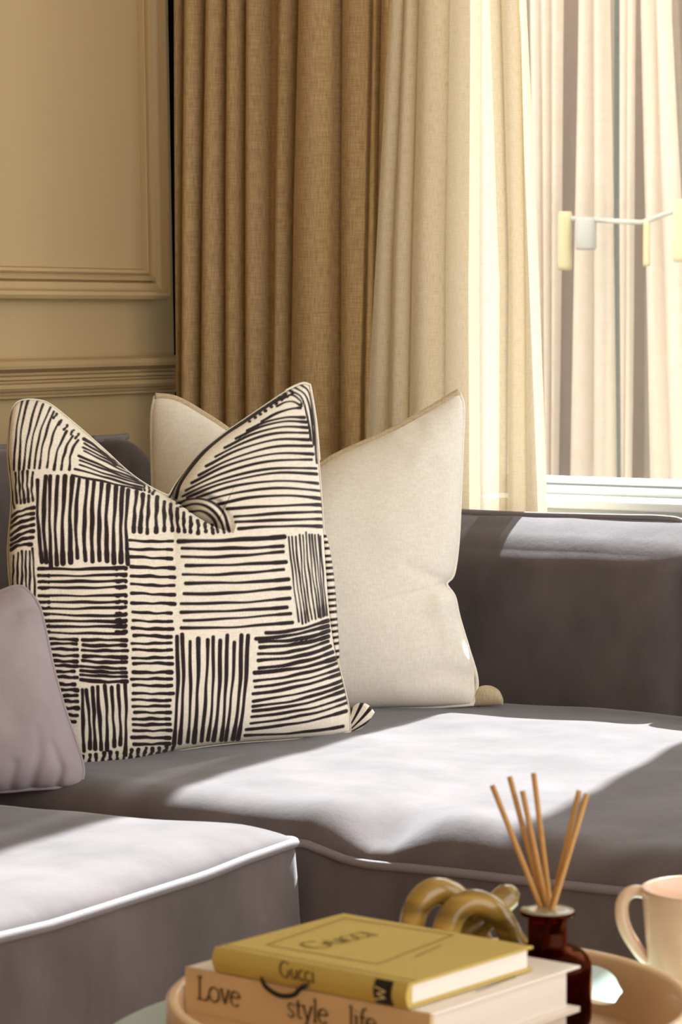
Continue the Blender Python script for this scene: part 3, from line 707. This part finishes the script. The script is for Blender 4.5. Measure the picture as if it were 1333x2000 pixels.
# flange: the seam edge of the cover, with dashes of print
rp_ = resample(perim2(G), 900)
dirs = np.roll(rp_, -1, 0) - np.roll(rp_, 1, 0); nn = np.stack([dirs[:, 1], -dirs[:, 0]], 1); nn /= np.linalg.norm(nn, axis=1)[:, None] + 1e-9
cen = rp_.mean(0)
wdt = np.full(len(rp_), 3.0)
onr = (rp_[:, 0] > 600) & (rp_[:, 1] > 1040) & (rp_[:, 1] < 1290)
wdt = np.where(onr, 3 + 13 * np.sin(np.pi * np.clip((rp_[:, 1] - 1040) / 250, 0, 1)) ** .6, wdt)
wdt = np.where((rp_[:, 0] > 560) & (rp_[:, 1] < 900), 5.0, wdt)
sg = np.sign(np.sum(nn[100] * (rp_[100] - cen))) ; nn = -nn if np.sum(nn[rp_[:, 1] > 1400].mean(0) * np.array([0, 1])) < 0 else nn
outer = rp_ + nn * wdt[:, None]
I3 = on_plane(rp_[:, 0], rp_[:, 1], *plS); O3 = on_plane(outer[:, 0], outer[:, 1], *plS); nbk = plS[1] if np.dot(plS[1], twS) < 0 else -plS[1]
V = np.stack([I3 + twS * .002, (I3 + O3) / 2 + twS * .004, O3, (I3 + O3) / 2 + nbk * .004], 1)
me = mesh_of('seam_flange', V, grid_faces(len(rp_), 4, wrapu=True, wrapv=True))
at = me.attributes.new('ink', 'FLOAT', 'POINT'); arcl = np.cumsum(np.linalg.norm(dirs, axis=1)) / 2
dash = ((np.sin(arcl * 2 * math.pi / 12.5) > .1) & onr).astype(np.float32); at.data.foreach_set('value', np.repeat(dash, 4).astype(np.float32))
link('seam_flange', me, M['stripe'], se)
def ink_tuck(px, py):
    a = np.arctan2(py - 1436, px - 672)
    return np.clip(np.sin(a * 24 + np.hypot(px - 690, py - 1430) * .03) * 2.2 - .2, 0, 1)
corner_tuck(se, 672, 732, 1372, 1434, .462, M['stripe'], 'corner_tuck', ink_tuck,
            ([(686, 1384), (698, 1374), (712, 1373), (724, 1380), (730, 1388)], [(668, 1436), (690, 1431), (705, 1424), (720, 1410), (731, 1394)],
             [(668, 1436), (676, 1410), (686, 1384)], [(731, 1394), (732, 1391), (730, 1388)]))

# --- lilac cushion at the left edge
BLp, BRp = at_z(-330, 1552, .458), at_z(158, 1537, .458)
plP = plane3(BLp, BRp, at_d(-60, 1180, np.dot(at_z(-60, 1545, .458) - C0, AX) + .10))
topP = catmull([(-360, 1130), (-250, 1165), (-120, 1185), (-40, 1172), (0, 1156), (28, 1146), (46, 1147)], 8)
botP = catmull([(-330, 1552), (-150, 1550), (0, 1546), (60, 1541), (120, 1538), (158, 1536)], 8)
lefP = catmull([(-330, 1552), (-350, 1400), (-362, 1250), (-360, 1130)], 8)
rigP = catmull([(158, 1536), (162, 1500), (148, 1450), (126, 1385), (105, 1310), (90, 1240), (74, 1180), (46, 1147)], 8)
nu, nv = 120, 120
G = coons(topP, botP, lefP, rigP, nu, nv); px, py = G[..., 0], G[..., 1]
h = .075 * pill(nu, nv, .45)
for (q, am_, wd) in (([(60, 1538), (75, 1470), (70, 1420)], .010, 10), ([(20, 1540), (28, 1490)], .008, 10), ([(110, 1537), (118, 1500), (100, 1450)], .010, 8), ([(70, 1180), (30, 1195), (0, 1185)], .006, 12)):
    d_, a_, s_ = seg_dist(px, py, q); h -= am_ * np.exp(-(d_ / wd) ** 2) * np.exp(-a_ / 70)
h += .003 * vnoise(px, py, .02, 4.0)
pe_ = empty('lilac_cushion', tuple(at_z(-60, 1545, .458)), 'plain lilac grey velvet cushion in front of the striped cushion', 'cushion')
oP, PP, twP = cushion(pe_, G, plP, h, .05 * pill(nu, nv, .5), 50, M['velvet2'])
pp = perim(PP); link('seam', tube_mesh('seam', resample(np.vstack([pp, pp[:1]]), 300)[:-1], .003, 6, True), M['velvet2'], pe_)

# ------------------------------------------------------------------ table and tray
TZ, TRZ = .455, .475
def latd(lat, d): v = AX * 1; a2 = np.array([AX[0], AX[1]]); a2 /= np.linalg.norm(a2); r2 = RT[:2]; q = a2 * d + r2 * lat; return q
tc = latd(.136, 2.50)
tb = empty('round_coffee_table', (tc[0], tc[1], 0), 'round pale aqua coffee table in front of the sofa', 'table')
link('table_top', lathe_mesh('table_top', [(.0, TZ - .022), (.362, TZ - .022), (.369, TZ - .016), (.370, TZ - .006), (.366, TZ), (0, TZ)], (tc[0], tc[1], 0), 96), M['aqua'], tb)
link('pedestal', lathe_mesh('pedestal', [(.16, .012), (.06, .05), (.035, .12), (.035, .36), (.09, TZ - .022)], (tc[0], tc[1], 0), 32), M['lacquer'], tb)
link('base', lathe_mesh('base', [(0, 0), (.24, 0), (.24, .01), (.16, .02), (0, .02)], (tc[0], tc[1], 0), 48), M['lacquer'], tb)
RIMZ = .53
trc = at_z(842, 1940, RIMZ); TR = abs(np.dot(at_z(1359, 1940, RIMZ) - trc, RT))
tr = empty('round_tray', (trc[0], trc[1], TZ), 'round peach wooden tray with cut out handles, holding the books', 'tray')
link('tray_base', lathe_mesh('tray_base', [(0, TZ + .001), (TR - .006, TZ + .001), (TR - .002, TZ + .006), (TR - .002, TRZ - .004), (TR - .016, TRZ), (0, TRZ)], (trc[0], trc[1], 0), 96), M['wood'], tr)
sa = at_z(1168, 1900, TRZ + .03) - trc; th0 = math.atan2(sa[1], sa[0])
def tray_rim():
    n = 288; V = []; F = []; zl_, zh_ = TRZ + .008, RIMZ - .011; zc = (zl_ + zh_) / 2; hs = (zh_ - zl_) / 2; hw = .22
    for k in range(n):
        a = 2 * math.pi * k / n; s = 0.0
        for c in (th0, th0 + math.pi):
            dlt = abs((a - c + math.pi) % (2 * math.pi) - math.pi) / hw
            if dlt < 1: s = (1 - dlt ** 4) ** .5
        a0, a1 = zc - hs * max(s, .0), zc + hs * max(s, .0)
        if s == 0: a0, a1 = zc - .0005, zc + .0005
        for (r, z) in ((TR - .013, TRZ - .006), (TR - .013, a0), (TR - .013, a1), (TR - .012, RIMZ - .003), (TR - .009, RIMZ), (TR - .003, RIMZ), (TR, RIMZ - .003), (TR, a1), (TR, a0), (TR, TRZ - .006)):
            V.append((trc[0] + r * math.cos(a), trc[1] + r * math.sin(a), z))
        V[-1] = V[-1]
    slot = []
    for k in range(n):
        a = 2 * math.pi * k / n; a2_ = 2 * math.pi * (k + 1) / n
        ins = any(abs((aa - c + math.pi) % (2 * math.pi) - math.pi) < hw for c in (th0, th0 + math.pi) for aa in (a, a2_)); slot.append(ins)
    for k in range(n):
        k2 = (k + 1) % n; A = k * 10; Bq = k2 * 10
        for j in range(9):
            if slot[k] and j in (1, 7): continue
            F.append((A + j, Bq + j, Bq + j + 1, A + j + 1))
        F.append((A + 9, Bq + 9, Bq, A))
        if slot[k]: F.append((A + 1, Bq + 1, Bq + 8, A + 8)); F.append((A + 2, A + 7, Bq + 7, Bq + 2))
    return fix_normals(mesh_of('tray_rim', V, F))
ro = link('tray_rim', tray_rim(), M['wood'], tr)
md = ro.modifiers.new('edge', 'EDGE_SPLIT'); md.split_angle = math.radians(50)

# ------------------------------------------------------------------ lettering (broad-nib strokes)
def arc(cx, cy, rx, ry, a0, a1, n=14): return [(cx + rx * math.cos(math.radians(a)), cy + ry * math.sin(math.radians(a))) for a in np.linspace(a0, a1, n)]
GL = {
 'L': (.52, [[(.12, 0), (.12, .7)], [(.0, .0), (.46, .0)], [(.46, 0), (.49, .16)], [(.02, .7), (.24, .7)]]),
 'o': (.50, [arc(.24, .225, .215, .225, 0, 360, 24)]),
 'v': (.44, [[(.05, .44), (.22, .0)], [(.22, 0), (.38, .44)], [(-.02, .44), (.14, .44)], [(.30, .44), (.45, .44)]]),
 'e': (.45, [[(.04, .26), (.40, .27)], arc(.23, .225, .195, .225, 10, 320, 22)]),
 's': (.36, [[(.31, .36), (.24, .44), (.12, .43), (.05, .35), (.08, .27), (.22, .19), (.30, .11), (.24, .01), (.12, .0), (.04, .09)]]),
 't': (.30, [[(.12, .58), (.12, .08), (.17, .01), (.29, .05)], [(.0, .43), (.28, .43)]]),
 'y': (.45, [[(.05, .44), (.23, .02)], [(.40, .44), (.20, -.10), (.12, -.20), (.02, -.20)], [(-.02, .44), (.14, .44)], [(.32, .44), (.46, .44)]]),
 'l': (.22, [[(.11, 0), (.11, .72)], [(.02, 0), (.2, 0)], [(.03, .70), (.11, .72)]]),
 'i': (.22, [[(.11, 0), (.11, .44)], [(.02, 0), (.2, 0)], [(.03, .42), (.11, .44)], [(.09, .62), (.13, .62), (.13, .60)]]),
 'f': (.28, [[(.12, 0), (.12, .52), (.16, .66), (.26, .72), (.35, .68)], [(.02, 0), (.22, 0)], [(.02, .43), (.28, .43)]]),
 'G': (.68, [arc(.34, .35, .32, .36, 40, 318, 26), [(.59, .30), (.59, .08)], [(.48, .30), (.66, .30)]]),
 'u': (.50, [[(.08, .44), (.08, .12), (.16, .01), (.28, .02), (.39, .12)], [(.39, .44), (.39, 0)], [(.0, .44), (.08, .44)], [(.39, 0), (.47, .01)]]),
 'c': (.40, [arc(.22, .225, .195, .225, 45, 318, 20)]),
 'W': (.92, [[(.06, .7), (.24, 0)], [(.24, 0), (.43, .62)], [(.43, .62), (.62, 0)], [(.62, 0), (.82, .7)], [(-.02, .7), (.15, .7)], [(.73, .7), (.90, .7)]]),
}
def text_mesh(name, txt, O, ex, ey, size, n, thick=.085, thin=.03, track=.02, cond=.92):
    V = []; F = []; x = 0.0; O, ex, ey, n = map(lambda a: np.asarray(a, float), (O, ex, ey, n)); n = n / np.linalg.norm(n)
    for ch in txt:
        if ch == ' ': x += .3; continue
        adv, sts = GL[ch]
        for P in sts:
            P = np.asarray(P, float); P = resample(P, 2 + int(10 * np.sum(np.linalg.norm(np.diff(P, axis=0), axis=1)))) if len(P) < 8 else P
            Tn = np.gradient(P, axis=0); Tn /= np.linalg.norm(Tn, axis=1)[:, None] + 1e-9
            wd = thin + (thick - thin) * np.abs(Tn[:, 1] * math.cos(.3) + Tn[:, 0] * math.sin(.3)); N_ = np.stack([-Tn[:, 1], Tn[:, 0]], 1)
            b0 = len(V)
            for k in range(len(P)):
                for s in (-1, 1):
                    q = (P[k] + s * N_[k] * wd[k] / 2 + np.array([x, 0])) * size * np.array([cond, 1])
                    V.append(O + ex * q[0] + ey * q[1] + n * .0003)
            for k in range(len(P) - 1): F.append((b0 + 2 * k, b0 + 2 * k + 1, b0 + 2 * k + 3, b0 + 2 * k + 2))
        x += adv + track
    return mesh_of(name, V, F), x * size
def ribbon_line(V, F, P, wdt, n):
    P = np.asarray(P, float)
    for a, c in zip(P[:-1], P[1:]):
        d_ = (c - a) / np.linalg.norm(c - a); s = np.cross(n, d_) * wdt / 2; b0 = len(V)
        V += [a - s - d_ * wdt / 2, a + s - d_ * wdt / 2, c + s + d_ * wdt / 2, c - s + d_ * wdt / 2]; F.append((b0, b0 + 1, b0 + 2, b0 + 3))

# ------------------------------------------------------------------ books
Z3 = np.array([0, 0, 1.0])
def book_axes(A, D, Bk, z):
    A, D, Bk = at_z(*A, z), at_z(*D, z), at_z(*Bk, z)
    e1 = D - A; L = np.linalg.norm(e1); e1 /= L; e2 = np.cross(Z3, e1); W = abs(np.dot(Bk - A, e2)); 
    if np.dot(Bk - A, e2) < 0: e2 = -e2
    return A, e1, e2, L, W
zB0 = TRZ + .0005; zB1 = zB0 + .034; zB2 = zB1 + .039; zB3 = zB2 + .0225
# spine along e1 (towards the right), cover depth along e2
def book(name, label, A, e1, e2, L, W, z0, z1, cov, spine, lip=.004, ct=.0025, group=None, rounded=False):
    o = empty(name, tuple(A + e1 * L / 2 + e2 * W / 2 - Z3 * (A[2] - z0)), label, 'book', group)
    b0 = np.array([A[0], A[1], z0]); t = z1 - z0
    link('back_cover', obox_mesh('back_cover', b0, e1 * L, e2 * W, Z3 * ct, .0008), M[cov], o, False)
    link('front_cover', obox_mesh('front_cover', b0 + Z3 * (t - ct), e1 * L, e2 * W, Z3 * ct, .0008), M[cov], o, False)
    link('page_block', obox_mesh('page_block', b0 + e1 * lip + e2 * .003 + Z3 * ct * .9, e1 * (L - 2 * lip), e2 * (W - lip - .003), Z3 * (t - 1.8 * ct)), M['paper'], o, False)
    V = []; prof = [(0.002, 0)] + [(-.0005 - (.004 if rounded else .0006) * math.sin(math.pi * s), s * t) for s in np.linspace(0, 1, 9)] + [(.002, t), (.004, t - ct * .5), (.004, ct * .5)]
    for s in (0, 1):
        for (a, z) in prof: V.append(b0 + e1 * L * s + e2 * a + Z3 * z)
    n = len(prof); F = [(k, (k + 1) % n, n + (k + 1) % n, n + k) for k in range(n)] + [tuple(range(n))[::-1], tuple(range(n, 2 * n))]
    sp_ = link('spine', fix_normals(mesh_of('spine', V, F)), M[spine], o, False)
    return o, b0, sp_
A, e1, e2, L, W = book_axes((363, 1888), (842, 1981), (619, 1786), zB2)
W = abs(np.dot(at_z(1097, 1879, zB2) - at_z(842, 1981, zB2), e2)); print('white book', L, W)
wb, wb0, wsp = book('white_book', 'thick white book lettered on its beige spine, under the mustard book', A, e1, e2, L, W, zB1, zB2, 'whitecover', 'spinecover', .009)
fn = -e2
for txt, pxx, pyy in (('Love', 386, 1950), ('style', 562, 1985), ('life', 682, 2009)):
    q = on_plane(pxx, pyy, wb0 - e2 * .0014, e2)
    me, wd = text_mesh('lettering', txt, q - e2 * .0004, e1, Z3, .0285 if txt == 'Love' else .0275, fn, track=.0)
    link('lettering', me, M['textink'], wsp, False)
V, F = [], []
ce_, ci = 0, np.array([0, 0, 0])
la_, lb_ = at_z(930, 1936, zB2 + .0004), at_z(1003, 1908, zB2 + .0004)
for t in np.linspace(0, 1, 13):
    p = la_ + (lb_ - la_) * t; hgt = .004 + .0025 * rng.random()
    ribbon_line(V, F, [p, p + e1 * hgt * .5 - e2 * hgt * .2], .0012, Z3); ribbon_line(V, F, [p, p + (lb_ - la_) * .055], .0009, Z3)
link('small_print', mesh_of('small_print', V, F), M['greyink'], wb, False)
lb0 = A - e1 * -.001 + e2 * .001
book('white_book', 'white book lowest in the stack, lying directly on the tray', lb0, e1, e2, L - .001, W - .001, zB0, zB1, 'whitecover', 'spinecover', .009)
A, e1, e2, L, W = book_axes((421, 1849), (800, 1921), (627, 1777), zB3); print('gold book', L, W)
W = .5 * (W + abs(np.dot(at_z(998, 1838, zB3) - at_z(800, 1921, zB3), e2)))
gb, gb0, gsp = book('mustard_book', 'mustard yellow clothbound book on top of the stack', A, e1, e2, L, W, zB2 + .0009, zB3, 'gold', 'gold', .004, .0025, None, True)
top = gb0 + Z3 * (zB3 - zB2 - .0003 + .0003)
V, F = [], []
i0, i1, j0, j1 = .045 * L / .2, L * .80, W * .17, W * .90
fr_ = [at_z(p[0], p[1], zB3 + .0004) for p in ((521, 1845), (737, 1883), (885, 1826), (674, 1793))]
ribbon_line(V, F, fr_ + [fr_[0]], .0016, Z3)
gr0 = gb0 + Z3 * (zB3 - gb0[2] + .0004)
ribbon_line(V, F, [gr0 + e2 * .010, gr0 + e2 * .010 + e1 * L], .0014, Z3)
link('cover_frame', mesh_of('cover_frame', V, F), M['golddark'], gb, False)
tx0, tx1 = at_z(622, 1854, zB3 + .0003), at_z(750, 1822, zB3 + .0003)
ed = (tx1 - tx0); tl = np.linalg.norm(ed); ed /= tl; eu = np.cross(Z3, ed)
me, wd = text_mesh('cover_title', 'Gucci', tx0, ed, eu, tl / 2.3, Z3, .10, .04)
link('cover_title', me, M['golddark'], gb, False)
V, F = [], []
pa, pb = at_z(812, 1868, zB3 + .0004), at_z(862, 1846, zB3 + .0004)
for t in np.linspace(0, .95, 9): ribbon_line(V, F, [pa + (pb - pa) * t, pa + (pb - pa) * (t + .05)], .0018, Z3)
link('small_print', mesh_of('small_print', V, F), M['golddark'], gb, False)
hgt = zB3 - gb0[2]
def on_spine(px, py): return on_plane(px, py, gb0 - e2 * .0048, e2)
q = on_spine(547, 1906); me, wd = text_mesh('spine_title', 'Gucci', q, e1, Z3, .0185, -e2, .10, .05)
link('spine_title', me, M['textink'], gsp, False)
qa = gb0 + e1 * (L - .036) - e2 * .0046; 
V = []; 
for s in (0, 1):
    for k in np.linspace(0.02, .98, 9): V.append(gb0 + e1 * (L - .034 + s * .019) - e2 * (.0011 + .004 * math.sin(math.pi * k)) + Z3 * k * hgt)
lbl = link('spine_label', mesh_of('spine_label', V, grid_faces(2, 9)), M['ribbon'], gsp, True)
me, wd = text_mesh('publisher_mark', 'W', gb0 + e1 * (L - .0205) - e2 * .0056 + Z3 * .004, Z3, -e1, .0150, -e2, .10, .05)
link('publisher_mark', me, M['labelink'], gsp, False)
rb = [(508, 1903, -.004), (512, 1915, .004), (520, 1928, .007), (538, 1941, .009), (556, 1946, .009), (575, 1943, .007), (586, 1932, .006), (600, 1924, .004), (612, 1919, -.003)]
RP = catmull([on_plane(a, b_, gb0 - e2 * (.002 + c), e2) for a, b_, c in rb], 6); V = []
for k, p in enumerate(RP): tdir = RP[min(k + 1, len(RP) - 1)] - RP[max(k - 1, 0)]; tdir /= np.linalg.norm(tdir); s = np.cross(tdir, e2); V += [p - s * .0022 - e2 * .0004, p + s * .0022 - e2 * .0004, p + s * .0022 + e2 * .0004, p - s * .0022 + e2 * .0004]
link('ribbon_bookmark', fix_normals(mesh_of('ribbon_bookmark', V, grid_faces(len(RP), 4, wrapv=True))), M['ribbon'], gb)

# ------------------------------------------------------------------ knot ornament, diffuser, reeds, mug
bc = at_z(1069, 2001, TRZ)                 # bottle stands on the tray
bd = np.dot(bc - C0, AX)
kd = bd + .042
KP = [(1008, 1738, .050), (985, 1757, .045), (950, 1790, .034), (905, 1830, .030), (860, 1880, .022), (820, 1905, .012), (798, 1880, .010), (803, 1820, .008), (815, 1772, .008), (842, 1744, .012),
      (875, 1745, .020), (905, 1768, .028), (930, 1810, .036), (945, 1870, .036), (930, 1930, .02), (890, 1940, .0), (868, 1880, -.010), (872, 1820, -.010), (892, 1778, -.008), (925, 1762, -.006),
      (960, 1772, -.004), (984, 1798, .002), (998, 1828, .010), (1013, 1850, .020), (1024, 1866, .026)]
K3 = catmull([at_d(a, b_, kd + c) for a, b_, c in KP], 8); rr = np.full(len(K3), .0122)
rr[:6] = .0122 * np.sqrt(np.linspace(.25, 1, 6)); rr *= 1 + .08 * np.sin(np.linspace(0, 20, len(K3)))
rr[-6:] *= np.sqrt(np.linspace(1, .2, 6))
zm = at_d(900, 1830, kd)[2]; lw = K3[:, 2].min(); K3[:, 2] = np.where(K3[:, 2] < zm, zm + (K3[:, 2] - zm) * (zm - TRZ - .0128) / (zm - lw), K3[:, 2]); low = K3[:, 2].min() - .0128
kn = tag(link('knot_ornament', tube_mesh('knot_ornament', K3, rr, 18), M['horn']), 'glossy amber horn knot ornament behind the books', 'ornament')
print('knot low', low, 'tray', TRZ)
br = abs(np.dot(at_d(1156, 1930, bd) - bc, RT)); zf = at_d(1069, 1775, bd)[2] - TRZ; print('bottle r', br, 'h', zf)
nr_ = br * .435; fr2 = br * .60
prof = [(0, .001), (br * .9, .001), (br * .97, .003), (br, .008), (br, zf * .50), (br * .985, zf * .55), (br * .93, zf * .60), (br * .82, zf * .645), (br * .66, zf * .675), (nr_ * 1.12, zf * .695), (nr_, zf * .72), (nr_, zf * .945), (nr_ * 1.05, zf * .955),
        (fr2, zf * .965), (fr2 * 1.02, zf * .985), (fr2, zf), (nr_ * .88, zf), (nr_ * .84, zf * .985), (nr_ * .84, zf * .74), (nr_ * .9, zf * .70), (br * .78, zf * .62), (br * .9, zf * .55), (br * .94, zf * .48), (br * .94, .012), (br * .85, .007), (0, .007)]
de = empty('reed_diffuser_bottle', tuple(bc), 'dark amber glass diffuser bottle with a flared lip', 'bottle')
link('bottle', lathe_mesh('bottle', prof, bc, 64), M['amber'], de)
link('lip', lathe_mesh('lip', [(nr_ * .9, zf), (fr2 * .99, zf), (fr2, zf + .0006), (fr2 * .98, zf + .0014), (nr_ * .92, zf + .0014)], bc, 48), M['lipglass'], de)
link('oil', lathe_mesh('oil', [(0, .0078), (br * .84, .0078), (br * .932, .013), (br * .932, zf * .46), (0, zf * .46)], bc, 48), plain('dark_oil', srgb(150, 84, 56), .15), de)
tops = [(962, 1534, .004), (996, 1517, .010), (1021, 1545, .004), (1043, 1510, .010), (1132, 1544, -.002), (1147, 1551, -.008)]
mout = [(1057, 1772, .004), (1062, 1769, .010), (1069, 1772, .004), (1075, 1769, .010), (1078, 1773, -.002), (1080, 1775, -.008)]
REED = ['tan diffuser reed leaning most steeply out over the books', 'tan diffuser reed crossing behind a shorter reed', 'short tan diffuser reed crossing in front of a taller one',
        'tallest tan diffuser reed, standing closest to upright', 'tan diffuser reed leaning towards the mug, the steeper of the close pair', 'tan diffuser reed leaning furthest towards the mug']
for i, (t, m_) in enumerate(zip(tops, mout)):
    a = at_d(t[0], t[1], bd + t[2]); b_ = at_d(m_[0], m_[1], bd + m_[2]); dr = (b_ - a) / np.linalg.norm(b_ - a)
    # inside the bottle the reed runs on until it meets the wall or the floor
    s_ = 0
    while s_ < .09:
        q = b_ + dr * s_
        rad = np.hypot(q[0] - bc[0], q[1] - bc[1]); zz_ = q[2] - bc[2]
        if rad > (nr_ * .60 if zz_ > zf * .72 else br * .86) or zz_ < .012: break
        s_ += .002
    tag(link('diffuser_reed', tube_mesh('diffuser_reed', [a, (a + b_) / 2, b_, b_ + dr * max(.004, s_ - .003)], .0026, 8), M['reed']),
        REED[i], 'reed', 'reeds in the diffuser bottle')
mc = at_z(1374, 1960, TZ + .001)
md_ = 2.68
mc = at_d(1374, 1960, md_); mc[2] = TZ + .0005
mr = 123 * md_ / FPX; mh = at_d(1374, 1731, md_)[2] - mc[2]; print('mug', mr, mh)
mu = empty('mug', tuple(mc), 'peach ceramic mug with a slim loop handle beside the tray', 'mug')
link('cup', lathe_mesh('cup', [(0, 0), (mr * .60, 0), (mr * .70, .003), (mr * .78, .012), (mr * .86, mh * .3), (mr * .93, mh * .65), (mr * .985, mh * .97), (mr * .99, mh), (mr * .965, mh * 1.005), (mr * .945, mh * .98), (mr * .88, mh * .65), (mr * .80, mh * .3), (mr * .70, .016), (0, .012)], mc, 64), M['mug'], mu)
hp = [(1268, 1748), (1250, 1741), (1230, 1744), (1217, 1762), (1216, 1790), (1224, 1818), (1240, 1845), (1256, 1866), (1280, 1884)]
hp = catmull([at_d(a, b_, md_) for a, b_ in hp], 6)
link('handle', tube_mesh('handle', hp, np.r_[np.linspace(.0060, .0066, len(hp) // 2), np.linspace(.0066, .0058, len(hp) - len(hp) // 2)], 12), M['mug'], mu)
